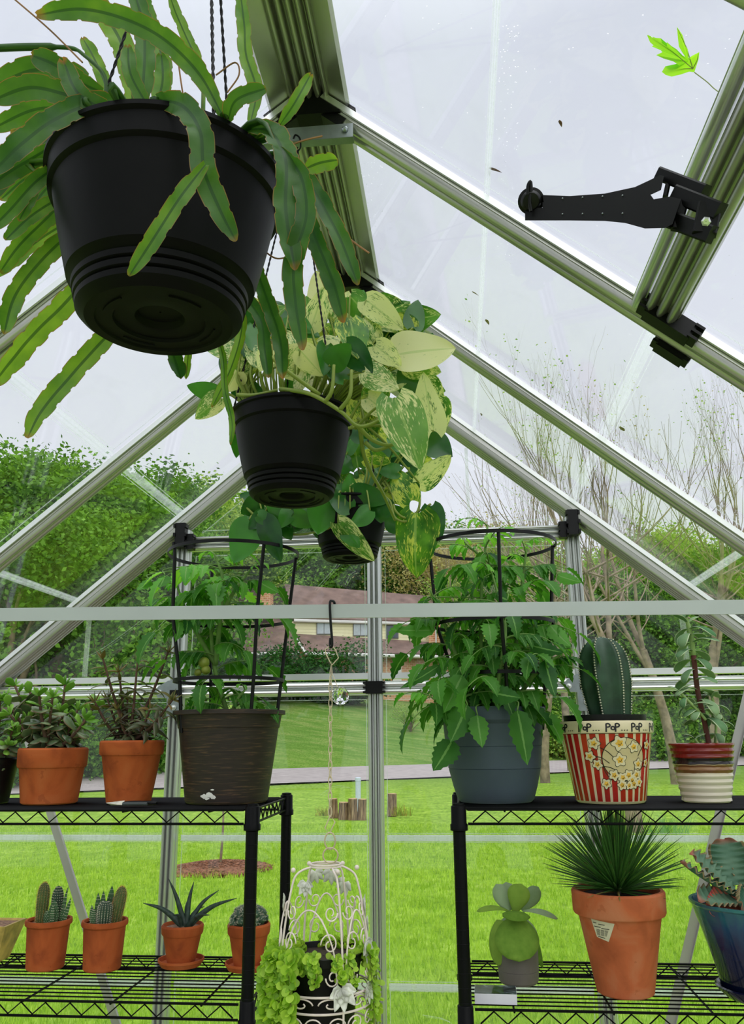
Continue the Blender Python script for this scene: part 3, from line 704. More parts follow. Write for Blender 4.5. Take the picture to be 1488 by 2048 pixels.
# connector clips (black plastic)
def clip(c, d, label, R=None, toes=True):
    mb = MB(); c = Vector(c); mb.box(c, d, R)
    if toes:
        for sx in (-1, 1):
            for sz in (-1, 0, 1):
                o = Vector((sx*d[0]*.55, -d[1]*.2, sz*d[2]*.38)); mb.box(c+(R @ o if R else o), (d[0]*.2, d[1]*.9, d[2]*.16), R)
    return tag(mb.build('frame_clip', MAT['black'], smooth=False), label, 'clip', 'black plastic clips joining the aluminium frame')
clip((PX[1], YB-.045, ZM), (.05, .03, .036), 'black plastic clip where the centre post crosses the bright middle rail')
clip((PX[0]+.0, YB-.05, ZT+.020), (.032, .03, .078), 'black plastic clip at the upper left corner of the gable frame')
clip((PX[2]-.0, YB-.05, ZT+.020), (.032, .03, .078), 'black plastic clip at the upper right corner of the gable frame')
clip((PX[2]-.03, YB-.04, ZT), (.02, .03, .050), 'short black clip on the right end of the upper rail')
clip((PX[0]+.03, YB-.04, ZT), (.02, .03, .050), 'short black clip on the left end of the upper rail')
RT_ = Matrix.Rotation(math.atan(KS), 3, 'Y')
clip((XPU, RY[2]-.04, rz_(XPU)-.035), (.085, .03, .03), 'black clip where the vent sill meets the wide roof rafter', RT_)
clip((XPU+.02, RY[2]+.032, rz_(XPU+.02)-.035), (.055, .028, .028), 'small black clip below the rafter at the end of the vent sill', RT_)
for i, Y in enumerate(RY[1:4]):
    mb = MB(); mb.box((XC, Y, ZA-.045), (.12, .055, .05)); mb.box((XC-.05, Y, ZA-.06), (.06, .045, .05), Matrix.Rotation(-.7, 3, 'Y')); mb.box((XC+.05, Y, ZA-.06), (.06, .045, .05), Matrix.Rotation(.7, 3, 'Y'))
    tag(mb.build('ridge_connector', MAT['black'], smooth=False), ('black connector block at the ridge behind the variegated trailing plant', 'black connector block at the ridge above the grey tie plate', 'black connector block at the ridge above the nearest hanging pot')[i], 'connector')
# tie plates near the ridge that carry the hanging baskets
def tie(Y, label, w=.085):
    z = ZA-.115; mb = MB(); cs = [(-.001, 0), (-.001, -.002), (.001, -.002), (.001, 0)]
    mb.box((XC, Y-.028, z), (w*2, .003, .030)); mb.box((XC, Y-.02, z-.014), (w*2, .018, .003))
    t = thing('tie_plate', label, 'bracket', (XC, Y, z-.02)); mb.build('plate', MAT['zinc'], t, smooth=False)
    for sx in (-.07, .07):
        mb = MB(); mb.lathe((XC+sx, Y-.031, z), [(.006, 0), (.006, .004), (.003, .006)], 6, ax=(0, -1, 0)); mb.build('bolt', MAT['zinc'], t, smooth=False)
tie(RY[2], 'short grey metal tie plate under the ridge carrying the middle hanging basket')
tie(RY[1], 'short grey metal tie plate under the ridge, half hidden by variegated leaves')
tie(RY[3], 'grey metal tie plate under the ridge above the nearest hanging basket')
# eave to eave tie bar
mb = MB(); _r = Matrix.Rotation(.0135, 3, 'Y'); mb.box((XC, RY[2], CZ+.2015), (2*HW, .003, .0222), _r); mb.box((XC, RY[2]+.009, CZ+.2118), (2*HW, .018, .002), _r)
tag(mb.build('tie_bar', MAT['alu_bar'], smooth=False), 'long flat aluminium bar crossing the whole greenhouse in front of the plants', 'bar')
# corner plates at the middle rail
def plate(X, sgn, label):
    t = thing('corner_plate', label, 'bracket', (X, YB-.04, ZM-.06)); mb = MB(); y = YB-.041
    o = [(-.02*sgn, .03), (.02*sgn, .035), (.022*sgn, -.075), (-.02*sgn, -.075), (-.022*sgn, -.022), (-.05*sgn, -.020), (-.062*sgn, -.002), (-.05*sgn, .014)]
    f = [(X+a, y, ZM+b) for a, b in o]; b_ = [(X+a, y+.002, ZM+b) for a, b in o]; n = len(o)
    mb.add(f+b_, [tuple(range(n)), tuple(range(n, 2*n))[::-1]]+[(i, i+n, (i+1) % n+n, (i+1) % n) for i in range(n)])
    mb.build('plate', MAT['zinc'], t, smooth=False)
    for a, b in ((-.045*sgn, -.004), (.002*sgn, -.050)):
        mb = MB(); mb.lathe((X+a, y-.001, ZM+b), [(.008, 0), (.008, .003), (.0045, .0032), (.0045, .008), (.002, .009)], 12, ax=(0, -1, 0)); mb.build('bolt', MAT['alu_lt'], t)
    mb = MB(); mb.box((X+.0*sgn, y-.001, ZM-.006), (.026, .003, .016)); mb.build('clip_tab', MAT['black'], t, smooth=False)
plate(PX[0], 1, 'zinc corner plate with two bolts on the left post at the middle rail')
plate(PX[2], 1, 'zinc corner plate with two bolts on the right post at the middle rail')
# diagonal braces in the gable wall
def brace(p0, p1, label):
    mb = MB(); cs = [(-.013, 0), (-.013, -.0015), (.0115, -.0015), (.0115, -.010), (.013, -.010), (.013, 0)]
    mb.ext(cs, p0, p1, (0, 1, 0)); tag(mb.build('diagonal_brace', MAT['brace'], smooth=False), label, 'brace')
yb_ = YB-.02
brace(A(30, 1395, yb_), A(262, 2140, yb_), 'slanting flat metal brace running down behind the left cactus pots')
brace(A(1500, 1370, yb_), A(1318, 2140, yb_), 'slanting flat metal brace running down behind the blue glazed pot')
# ------------------------------------------------------------------ clear panels
wn_ = [0]
def pane(pts, th=.002, beads=True, inset=.022, bw=.0022, mat='glass'):
    """flat clear panel with its raised edge lines"""
    P = [Vector(p) for p in pts]; n = (P[1]-P[0]).cross(P[2]-P[1]).normalized(); k = len(P)
    mb = MB(); mb.add([p-n*th/2 for p in P]+[p+n*th/2 for p in P], [tuple(range(k))[::-1], tuple(range(k, 2*k))]+[(i, (i+1) % k, (i+1) % k+k, i+k) for i in range(k)])
    wn_[0] += 1; o = struct(mb.build('window_%d' % wn_[0], MAT[mat], smooth=False))
    if beads:
        c = sum(P, Vector())/k; Q = []
        for i in range(k):
            a = (P[i-1]-P[i]).normalized(); b = (P[(i+1) % k]-P[i]).normalized(); s = max(.3, abs(a.cross(b).length)); Q.append(P[i]+(a+b)*inset/s)
        mb = MB()
        for i in range(k):
            mb.ext([(-bw/2, 0), (-bw/2, -bw), (bw/2, -bw), (bw/2, 0)], Q[i], Q[(i+1) % k], n)
        mb.build('edge_bead', MAT['bead'], o, smooth=False)
    return o
def seam(p0, p1, up, w=.03, mat='seam', parent=None):
    """moulded ridge of the clear panel: three fine ribs on a shallow web"""
    mb = MB()
    cs = [(-w/2, 0), (-w/2, -.004), (-w*.36, -.004), (-w*.34, -.001), (-w*.06, -.001), (-w*.04, -.0035), (w*.04, -.0035), (w*.06, -.001), (w*.34, -.001), (w*.36, -.004), (w/2, -.004), (w/2, 0)]
    mb.ext(cs, p0, p1, up); tn[0] += 1; return struct(mb.build('trim_%d' % tn[0], MAT[mat], smooth=False))
def roofpt(px, py, sgn):
    d = ray(px, py); # CZ + t*dz = ZA - KS*sgn*(t*dx-XC)
    t = (1.2163+KS*sgn*XC)/(d[2]+KS*sgn*d[0]); return Vector((d[0]*t, d[1]*t, d[2]*t+CZ))
# gable panes: columns between posts, rows between rails
yg = YB+.012
cols = [(XC-HW, PX[0]), (PX[0], PX[1]), (PX[1], PX[2]), (PX[2], XC+HW)]
for x0, x1 in cols:
    a, b = x0+.018, x1-.018
    for z0, z1 in ((.05, Z2), (Z2, Z1), (Z1, ZM-.02)):
        pane([(a, yg, z0), (b, yg, z0), (b, yg, z1), (a, yg, z1)], inset=.012)
    for z in (Z1, Z2): seam((a+.01, yg-.004, z), (b-.01, yg-.004, z), (0, 1, 0), .017, 'seam_w')
for x0, x1 in (cols[1], cols[2]): pane([(x0+.018, yg, ZM+.03), (x1-.018, yg, ZM+.03), (x1-.018, yg, ZT-.02), (x0+.018, yg, ZT-.02)], inset=.014)
for s, x0, x1 in ((-1, PX[0], PX[1]), (1, PX[1], PX[2])):
    xo = PX[0]+.02 if s < 0 else PX[2]-.02
    pane([(XC, yg, ZT+.02), (xo, yg, ZT+.02), (xo, yg, rz_(xo)-.055), (XC, yg, ZA-.06)][::(1 if s > 0 else -1)], inset=.03)
    xi = PX[0]-.02 if s < 0 else PX[2]+.02; xe = XC+s*(HW-.02)
    pane([(xi, yg, ZM+.03), (xe, yg, ZM+.03), (xe, yg, ZM+.04), (xi, yg, rz_(xi)-.055)][::(1 if s > 0 else -1)], beads=False)
    seam((XC+s*.30, yg-.003, ZT+.03), (XC+s*.30, yg-.003, rz_(XC+.30)-.06), (0, 1, 0), .010)
    seam((XC+s*.92, yg-.003, ZM+.05), (XC+s*.92, yg-.003, rz_(XC+.92)-.06), (0, 1, 0), .016)
# roof panes
XV = .0  # inner seam
for i in range(6):
    y0, y1 = RY[i]-.024, RY[i+1]+.024
    for s in (-1, 1):
        off = Vector((s*KS, 0, 1)).normalized()*.006
        for u0, u1 in ((.05, .615), (.615, HW)):
            pts = [Vector((XC+s*u0, y1, ZA-KS*u0))+off, Vector((XC+s*u1, y1, ZA-KS*u1))+off, Vector((XC+s*u1, y0, ZA-KS*u1))+off, Vector((XC+s*u0, y0, ZA-KS*u0))+off]
            pane(pts if s > 0 else pts[::-1], inset=.018, bw=.0016)
        for u, w in ((.615, .024), (.94, .020)) if i < 3 else ((.615, .024),):
            if s > 0 and i == 2 and u == .615: continue
            q = Vector((XC+s*u, 0, ZA-KS*u))+off; seam(q+Vector((0, y0, 0)), q+Vector((0, y1, 0)), off, w)
    # side wall panes
    for s in (-1, 1):
        x = XC+s*(HW+.014)
        pane([(x, y1, .06), (x, y0, .06), (x, y0, ZE-.03), (x, y1, ZE-.03)], inset=.014, beads=False)
# the near straight joint line in the right roof slope
for i in range(4):
    y0, y1 = RY[i]-.03, RY[i+1]+.03; p = roofpt(972, 400, 1); u = p.x-XC; off = Vector((KS, 0, 1)).normalized()*.003
    q = Vector((XC+u, 0, ZA-KS*u))+off; seam(q+Vector((0, y0, 0)), q+Vector((0, y1, 0)), off, .011)
# floor
mb = MB(); mb.box((XC, .7, .005), (2*HW, 3.75, .05)); struct(mb.build('floor', mat_plain('gravel_floor', lin(150, 140, 125), .95, 0, .4, 60, .6), smooth=False))
# ------------------------------------------------------------------ wire shelves
SU, SLO, SF, SB = 1.411, 1.053, 1.78, 2.135
def shelf_unit(x0, x1, label):
    t = thing('wire_shelving_unit', label, 'shelf', ((x0+x1)/2, (SF+SB)/2, .03), 'black wire shelving units')
    for x in (x0, x1):
        for y in (SF, SB):
            mb = MB(); mb.lathe((x, y, .03), [(.0125, 0), (.0125, SU+.012-.03-.006), (.0115, SU+.012-.03), (.002, SU+.013-.03)], 20)
            z = .1
            while z < SU-.02: mb.ring((x, y, z), .0122, .0009, 20, 4); z += .0254
            p = mb.build('post', MAT['black_metal'], t, sharp=50)
            for zs in (SU, SLO, .55, .15):
                mb = MB(); mb.lathe((x, y, zs-.040), [(.0135, 0), (.0175, .001), (.0175, .012), (.0155, .014), (.0150, .046), (.013, .048)], 20); mb.build('sleeve', MAT['black_metal'], p, sharp=50)
    for k, zs in enumerate((SU, SLO, .55, .15)):
        mb = MB(); r = .0021; e = .018
        xa, xb, ya, yb = x0+e, x1-e, SF, SB
        for y in (ya, yb):
            for z in (zs, zs-.027): mb.tube([(xa, y, z), (xb, y, z)], r*1.25, 6)
            n = int((xb-xa)/.050); P = []
            for i in range(n*2+1):
                P.append((xa+.01+i*(xb-xa-.02)/(n*2), y, zs-(.003 if i % 2 else .024)))
            mb.tube(P, r*.8, 5)
        for x in (x0, x1):
            for z in (zs, zs-.027): mb.tube([(x, ya+e, z), (x, yb-e, z)], r*1.25, 6)
            n = 8; mb.tube([(x, ya+e+i*(yb-ya-2*e)/(n*2), zs-(.003 if i % 2 else .024)) for i in range(n*2+1)], r*.8, 5)
        nw = 14
        for i in range(1, nw): y = ya+(yb-ya)*i/nw; mb.tube([(xa-.012, y, zs+.0012), (xb+.012, y, zs+.0012)], .0015, 5)
        m = 5 if k else 5
        for i in range(1, m+1):
            x = x0+(x1-x0)*(i-.5)/m; mb.tube([(x, ya, zs-.0035), (x, yb, zs-.0035)], .0022, 5)
        if k == 0:
            for i in range(1, nw*2):
                if i % 2: y = ya+(yb-ya)*i/(nw*2); mb.tube([(xa-.012, y, zs+.0012), (xb+.012, y, zs+.0012)], .0014, 4)
        mb.build('shelf_rack', MAT['black_metal'], t, sharp=40)
shelf_unit(-.425-.92, -.425, 'black wire shelving unit on the left holding jade plants and small terracotta pots')
shelf_unit(-.003, -.003+.92, 'black wire shelving unit on the right holding the popcorn pot and the blue pot')
zU, zL = SU+.0035, SLO+.0035
# ------------------------------------------------------------------ pots
def pot_prof(rr, rb, h, band=.25, lip=.12, th=.008, soil=.86, inner=True):
    """classic flower pot: tapered body, collar band"""
    rt = rb+(rr-rb)*(1-band)*.92
    P = [(.001, 0), (rb*.92, 0), (rb, .003), (rt, h*(1-band)-.002), (rt+.001, h*(1-band)), (rr-.003, h*(1-band)+.001), (rr-.001, h*(1-band)+.005), (rr, h-.004), (rr-.003, h), (rr-th, h), (rr-th-.002, h-.004), ((rr-th)*.93, h*soil)]
    return P
def potlike(name, label, cat, c, prof, mat, soil_r, soil_z, soilmat='soil', group=None, n=56, ax=None, part='pot', mod=None):
    t = thing(name, label, cat, c, group)
    mb = MB(); mb.lathe(c, prof, n, cap=False, mod=mod); b = mb.build(part, mat, t, sharp=28)
    mb = MB(); c = Vector(c); r = random.Random(int(c.x*1e4)); nn = 24
    vs = [c+Vector((0, 0, soil_z+.003))]; 
    for k in (1, 2, 3):
        for j in range(nn): a = 2*PI*j/nn; q = soil_r*k/3; vs.append(c+Vector((math.cos(a)*q, math.sin(a)*q, soil_z+(r.uniform(-1, 1)*.003 if k < 3 else 0))))
    fs = [(0, 1+j, 1+(j+1) % nn) for j in range(nn)]+[(1+k*nn+j, 1+(k+1)*nn+j, 1+(k+1)*nn+(j+1) % nn, 1+k*nn+(j+1) % nn) for k in (0, 1) for j in range(nn)]
    mb.add(vs, fs); mb.build('soil', MAT[soilmat], t, sharp=0, kind='stuff')
    return t, b
def place(px, Y, z):      # x of pixel column at the given depth and height
    row = 1476-(z-CZ)*CF/(Y*.96)
    for _ in range(4):
        p = A(px, row, Y); row -= (z-p.z)*pxm(p)
    return Vector((p.x, Y, z))
def mm(px, p): return px/pxm(p)
JL = mat_leaf('jade_leaf', lin(58, 82, 50), lin(132, 150, 104), edge=lin(128, 92, 66), trans=.12, rough=.3, spec=.6, sc=40)
JT = mat_leaf('jade_tip_leaf', lin(96, 150, 48), lin(140, 186, 74), trans=.2, rough=.35, sc=40)
JS = mat_plain('jade_stem', lin(92, 66, 52), .8, 0, .2, 60)
DL = mat_leaf('dark_jade_leaf', lin(44, 54, 32), lin(112, 120, 84), edge=lin(96, 66, 50), trans=.12, rough=.35, sc=40)
DT = mat_leaf('bronze_tip_leaf', lin(96, 110, 52), lin(138, 112, 66), trans=.2, rough=.4, sc=40)
def jade(t, c, z0, tips, L, W, th, leafmat, tipmat, stemmat, seed, node=.02, droop=.3, bare=.3, r0=.006, dens=1.0, shape='obov'):
    r = random.Random(seed); ms, ml, mt = MB(), MB(), MB()
    for tp in tips:
        tp = Vector(tp); b = Vector((c[0], c[1], z0))+Vector((r.uniform(-1, 1)*.02, r.uniform(-1, 1)*.02, -.005))
        m = b.lerp(tp, .45)+Vector((0, 0, .0))+(Vector((tp.x-b.x, tp.y-b.y, 0)))*.12
        P = spl([b, m, tp], 10); n = len(P)
        ms.tube(P, [lerp(r0, r0*.45, i/(n-1)) for i in range(n)], 6)
        Ln = (tp-b).length; k = max(3, int(Ln/node)); rot = r.uniform(0, 3)
        for i in range(int(k*bare), k+1):
            f = i/k; q = P[min(n-1, int(f*(n-1)))]; d = nrm(P[min(n-1, int(f*(n-1))+1)]-P[max(0, int(f*(n-1))-1)])
            s = d.orthogonal().normalized(); rot += 1.57
            last = i >= k-1
            for o in (0, PI):
                if r.random() > dens: continue
                s2 = Matrix.Rotation(rot+o, 3, d) @ s; el = .9 if last else r.uniform(.1, .5); fd = nrm(s2+d*el)
                sc = (.75 if last else 1)*r.uniform(.75, 1.15)
                (mt if last else ml).leaf(q, fd, d, L*sc, W*sc, shape, 7, 4, curl=r.uniform(.0, droop), cup=-.2, th=th, rnd=r.random())
        for o in range(3):
            s2 = Matrix.Rotation(o*2.1, 3, d) @ s; mt.leaf(tp, nrm(s2*.5+d), d.orthogonal(), L*.55, W*.5, shape, 6, 4, th=th, rnd=r.random())
    ms.build('stem', stemmat, t, sharp=0); ml.build('leaves', leafmat, t, sharp=0); mt.build('leaf_tips', tipmat, t, sharp=0)
def tips_px(lst, Y, seed=1, dy=.05):
    r = random.Random(seed); return [A(x, y, Y+r.uniform(-dy, dy)) for x, y in lst]
# -- jade in wide terracotta pot
c = place(98, 1.93, zU); rr = mm(68, c)
t, _ = potlike('jade_plant', 'bushy jade plant in a wide short terracotta pot, left end of the top shelf', 'plant', c, pot_prof(rr, rr*.80, mm(107, c), .36, th=.006), MAT['terra'], rr-.008, mm(100, c))
z0 = zU+mm(98, c)
jade(t, c, z0, tips_px([(30, 1372), (62, 1408), (78, 1392), (105, 1395), (130, 1370), (155, 1420), (190, 1410), (20, 1430), (55, 1440), (95, 1430), (120, 1425), (172, 1440), (140, 1450), (40, 1470), (80, 1460), (110, 1460), (60, 1385), (160, 1460), (10, 1400)], 1.93, 2, .07), .044, .028, .005, JL, JT, JS, 5, .017, .4, .25, .006)
# -- tall dark one
c = place(257, 1.93, zU); rr = mm(64, c)
t, _ = potlike('jade_plant', 'leggy dark-leaved jade plant in a terracotta pot beside the brown planter', 'plant', c, pot_prof(rr, rr*.68, mm(121, c), .24, th=.006), MAT['terra'], rr-.008, mm(112, c))
z0 = zU+mm(112, c)
jade(t, c, z0, tips_px([(206, 1318), (238, 1345), (275, 1325), (336, 1305), (215, 1400), (300, 1420), (345, 1400), (255, 1400), (190, 1405), (235, 1420), (290, 1460), (320, 1440)], 1.93, 3, .06), .050, .014, .003, DL, DT, JS, 6, .017, 1.5, .2, .005, .9, 'lance')
# -- dark pot at the left edge
c = place(-22, 1.93, zU); rr = mm(50, c)
t, _ = potlike('jade_plant', 'grey-green jade plant in a black pot cut off by the left edge', 'plant', c, pot_prof(rr, rr*.72, mm(88, c), .18), MAT['black'], rr-.008, mm(80, c))
jade(t, c, zU+mm(80, c), tips_px([(0, 1440), (25, 1460), (-20, 1420), (-40, 1450), (15, 1490), (0, 1400), (-60, 1430)], 1.93, 4, .05), .042, .022, .004, JL, JT, JS, 7, .014, .5, .2)
# ------------------------------------------------------------------ tomato plants, cages
TL = mat_leaf('tomato_leaf', lin(30, 84, 26), lin(86, 150, 44), vein=lin(110, 156, 80), trans=.35, rough=.5, sc=12, spec=.3)
TL2 = mat_leaf('young_tomato_leaf', lin(70, 150, 40), lin(140, 206, 66), vein=lin(130, 176, 90), trans=.35, rough=.5, sc=12)
TS = mat_plain('tomato_stem', lin(104, 138, 66), .7, 0, .15, 40)
def compound(ml, ms, o, d, L, up, r, leaflets=3, W=.5):
    """petiole with serrated leaflets, drooping at the end"""
    d = nrm(d); n = 7; P = [Vector(o)]; dd = d.copy(); sd = nrm(dd.cross(Vector(up)))
    for i in range(n):
        dd = nrm(dd+Vector((0, 0, -.16))+sd*r.uniform(-.06, .06)); P.append(P[-1]+dd*(L/n))
    ms.tube(P, [lerp(.0022, .0009, i/n) for i in range(n+1)], 5, cap=False)
    for j in range(leaflets):
        f = .35+.5*j/leaflets; q = P[int(f*n)]; l = L*W*(.75+.25*j/leaflets)*r.uniform(.85, 1.1)
        for s in (-1, 1):
            fd = nrm(sd*s*1.0+dd*.55+Vector((0, 0, -.25)))
            ml.leaf(q+fd*.004, fd, nrm(Vector(up)+sd*s*.3+Vector((r.uniform(-.3, .3), r.uniform(-.3, .3), 0))), l, l*.52, 'lance', 11, 2, curl=r.uniform(.4, 1.1), fold=.35, teeth=.30, rnd=r.random())
    l = L*W*1.15
    ml.leaf(P[-1], nrm(dd+Vector((0, 0, -.15))), nrm(Vector(up)+Vector((r.uniform(-.3, .3), r.uniform(-.3, .3), 0))), l, l*.60, 'lance', 13, 2, curl=r.uniform(.5, 1.1), fold=.3, teeth=.32, rnd=r.random())
def tomato(t, stems, seed, spacing, Lr, ymid, dens=1.0, extra=(), young=.14):
    r = random.Random(seed); ml, my, ms = MB(), MB(), MB()
    for S in stems:
        P = spl(S, 10); n = len(P); ms.tube(P, [lerp(.0062, .0026, i/(n-1)) for i in range(n)], 7)
        L = sum((P[i+1]-P[i]).length for i in range(n-1)); k = int(L/spacing); a = r.uniform(0, 6)
        for i in range(1, k+1):
            f = i/k; q = P[min(n-1, int(f*(n-1)))]; a += 2.4
            top = f > .88
            d = Vector((math.cos(a), math.sin(a)*.8, r.uniform(.35, .75) if not top else 1.0))
            l = r.uniform(*Lr)*(.45 if f > .94 else (.7 if top else 1))
            if r.random() < dens: compound(my if f > 1-young else ml, ms, q, d, l, (0, 0, 1), r, 3 if l > .07 else 2)
    for (x, y, x2, y2, Y, w) in extra:                         # large single leaflets seen in front
        o = A(x, y, Y); e = A(x2, y2, Y-.02); L = (e-o).length
        ml.leaf(o, e-o, Vector((r.uniform(-.3, .3), -1, .3)), L, mm(w, o), 'lance', 13, 4, curl=-.3, fold=-.15, teeth=.2, rnd=r.random(), wave=.05)
        ms.tube(spl([Vector((stems[0][0][0], stems[0][0][1], o.z+.03)), o+Vector((0, .02, .02)), o], 4), .0016, 5)
    ms.build('stem', TS, t, sharp=0); ml.build('leaves', TL, t, sharp=0); my.build('young_leaves', TL2, t, sharp=0)
def cage(label, rings, c, stakes, zb, tilt=(0, 0)):
    """rings: (px centre, row, radius px, Y)"""
    t = thing('tomato_cage', label, 'cage', (c[0], c[1], zb), 'black tomato cages'); R = []
    for (px, row, rp) in rings:
        p = A(px, row, c[1]); r = mm(rp, p); R.append((p, r)); mb = MB()
        mb.lathe(p, [(r, -.004), (r+.0022, -.004), (r+.0022, .004), (r, .004), (r, -.004)], 56, cap=False); mb.build('hoop', MAT['black'], t, sharp=40)
    for a in stakes:
        P = []
        for (p, r) in R: P.append(p+Vector((math.cos(a)*(r-.004), math.sin(a)*(r-.004), 0)))
        q = P[-1]+(P[-1]-P[0]).normalized()*((P[-1].z-zb)) ; P.append(q)
        mb = MB(); mb.tube(P, .0042, 7); mb.build('stake', MAT['black'], t)
# -- brown planter
c = place(453, 1.955, zU); c.y = 1.955; rr = mm(114, c); h = mm(178, c)
bp = NT('brushed_brown'); nz = bp.noise(20, 6, st=(1, 1, 16), dist=.4)
bm = bp.done(bp.pbr(bp.ramp(nz, [(.35, lin(38, 29, 26)), (.56, lin(48, 37, 31)), (.68, lin(86, 64, 46)), (.76, lin(50, 39, 33))]), .55, 0, bp.bump(nz, .3, .001), .4))
rb = mm(82, c)
prof_ = [(.001, 0), (rb*.96, 0), (rb, .004), (lerp(rb, rr*.93, .78), h*.80), (lerp(rb, rr*.93, .80)+.0015, h*.805), (rr*.935, h*.945), (rr, h*.95), (rr, h-.001), (rr-.012, h), (rr-.014, h*.97), (rr*.86, h*.88)]
t, pb = potlike('tomato_plant', 'tomato plant in a large dark brown brushed planter inside a black cage', 'plant', c, prof_, bm, rr*.89, h*.92)
mb = MB(); r = random.Random(3)
for (x, y, w, hh) in ((430, 1590, 9, 5), (441, 1588, 10, 6), (449, 1592, 6, 4), (436, 1594, 6, 3), (447, 1578, 5, 1.6)):
    p = A(x, y, 1.8); d = nrm(A(x, y, 2)-Vector((0, 0, CZ)))
    # point on the pot wall
    f = (zU+h*.09-zU)/h; rad = lerp(rb, rr*.93, .1); a = math.atan2(-1, 0)+ (x-452)/pxm(c)/rad; zz = zU+(1606-y)/pxm(c)*1.0
    rad = lerp(rb, rr*.93, (zz-zU)/h)+.0008; pc = Vector((c.x+math.cos(a)*rad, c.y+math.sin(a)*rad, zz)); nrmv = Vector((math.cos(a), math.sin(a), 0)); s = Vector((-nrmv.y, nrmv.x, 0)); k = 11
    mb.add([pc]+[pc+s*math.cos(2*PI*i/k)*mm(w, c)*r.uniform(.6, 1)+Vector((0, 0, 1))*math.sin(2*PI*i/k)*mm(hh, c)*r.uniform(.6, 1)-nrmv*.0003 for i in range(k)], [(0, 1+i, 1+(i+1) % k) for i in range(k)])
mb.build('label_scrap', mat_plain('torn_label', lin(222, 220, 214), .7, 0, .04), pb, smooth=False)
s0 = Vector((c.x, c.y, zU+h*.9))
tomato(t, [[s0, A(430, 1340, 1.95), A(418, 1230, 1.96), A(400, 1150, 1.98)], [A(431, 1330, 1.95), A(440, 1240, 1.93), A(445, 1160, 1.93), A(430, 1110, 1.93)], [A(436, 1240, 1.94), A(470, 1180, 1.93), A(500, 1140, 1.95)], [A(431, 1330, 1.95), A(380, 1240, 1.95), A(350, 1160, 1.97)], [s0, A(475, 1400, 1.93), A(490, 1380, 1.93)]], 8, .024, (.08, .15), 1.95, .95,
       [(300, 1160, 275, 1185, 1.95, 30), (330, 1150, 320, 1180, 1.93, 34), (520, 1165, 562, 1190, 1.93, 28)], .2)
# two green tomatoes
mb = MB()
for (x, y, rp) in ((408, 1325, 12), (412, 1340, 10), (396, 1345, 8)): mb.ball(A(x, y, 1.93), mm(rp, c), 8, 14, (1, 1, .95))
tag(mb.build('x', TL2), 'x', 'x') if False else mb.build('green_fruit', mat_plain('green_tomato', lin(140, 150, 60), .35, 0, .15, 30), t)
cage('black tomato cage standing in the brown planter', [(468, 1110, 128), (458, 1238, 122), (458, 1362, 108)], c, (-2.42, -.85, .35, 2.2), zU+h*.75)
# -- blue grey planter
c = place(992, 1.955, zU); rr = mm(108, c); rb = mm(76, c); h = mm(182, c)
BG = mat_plain('blue_grey_plastic', lin(66, 80, 94), .6, 0, .08, 8, .05)
prof_ = [(.001, 0), (rb*.93, 0), (rb, .006), (rb*1.10, h*.16), (rb*1.21, h*.345), (rb*1.20, h*.35), (rb*1.22, h*.355), (rb*1.27, h*.58), (rb*1.26, h*.585), (rb*1.275, h*.59), (rr*.93, h*.82), (rr*.985, h*.86), (rr, h*.97), (rr-.002, h), (rr-.010, h), (rr-.014, h*.9)]
t, pb = potlike('tomato_plant', 'big bushy tomato plant in a blue-grey planter inside a black cage', 'plant', c, prof_, BG, rr-.013, h*.92)
s0 = Vector((c.x, c.y, zU+h*.9))
tomato(t, [[s0, A(965, 1340, 1.93), A(962, 1200, 1.94), A(975, 1052, 1.95)], [s0+V(.02, .02, 0), A(1030, 1300, 1.96), A(1040, 1200, 1.97), A(1055, 1085, 1.97)], [s0+V(-.02, 0, 0), A(920, 1330, 1.93), A(890, 1250, 1.93), A(860, 1180, 1.9)],
           [s0+V(.03, 0, 0), A(1060, 1360, 1.93), A(1090, 1330, 1.9), A(1120, 1310, 1.9)], [s0+V(-.03, -.02, 0), A(930, 1400, 1.88), A(890, 1385, 1.85), A(870, 1400, 1.84)], [s0+V(0, -.04, 0), A(1000, 1340, 1.86), A(1010, 1250, 1.87), A(985, 1150, 1.9)],
           [s0, A(980, 1290, 2.0), A(1000, 1160, 2.02), A(930, 1085, 2.02)]], 18, .020, (.08, .16), 1.95, .95,
       [(925, 1350, 885, 1430, 1.83, 48), (935, 1410, 900, 1490, 1.82, 60), (905, 1480, 868, 1548, 1.82, 58), (1035, 1420, 1058, 1535, 1.80, 52), (955, 1430, 962, 1500, 1.81, 44), (985, 1385, 1045, 1400, 1.80, 44),
        (1090, 1320, 1108, 1400, 1.84, 40), (1095, 1440, 1120, 1495, 1.86, 18), (860, 1210, 845, 1216, 1.25+.6, 30), (1015, 1200, 990, 1190, 1.85, 50), (880, 1330, 800, 1385, 1.88, 26), (870, 1260, 775, 1265, 1.9, 30), (1115, 1150, 1165, 1170, 1.95, 30), (1100, 1250, 1140, 1300, 1.9, 40), (1060, 1290, 1130, 1310, 1.86, 36)], .12)
cage('black tomato cage standing in the blue-grey planter', [(982, 1092, 127), (988, 1250, 118), (1000, 1350, 95)], c, (-1.5, .12, 3.05), zU+h*.75)
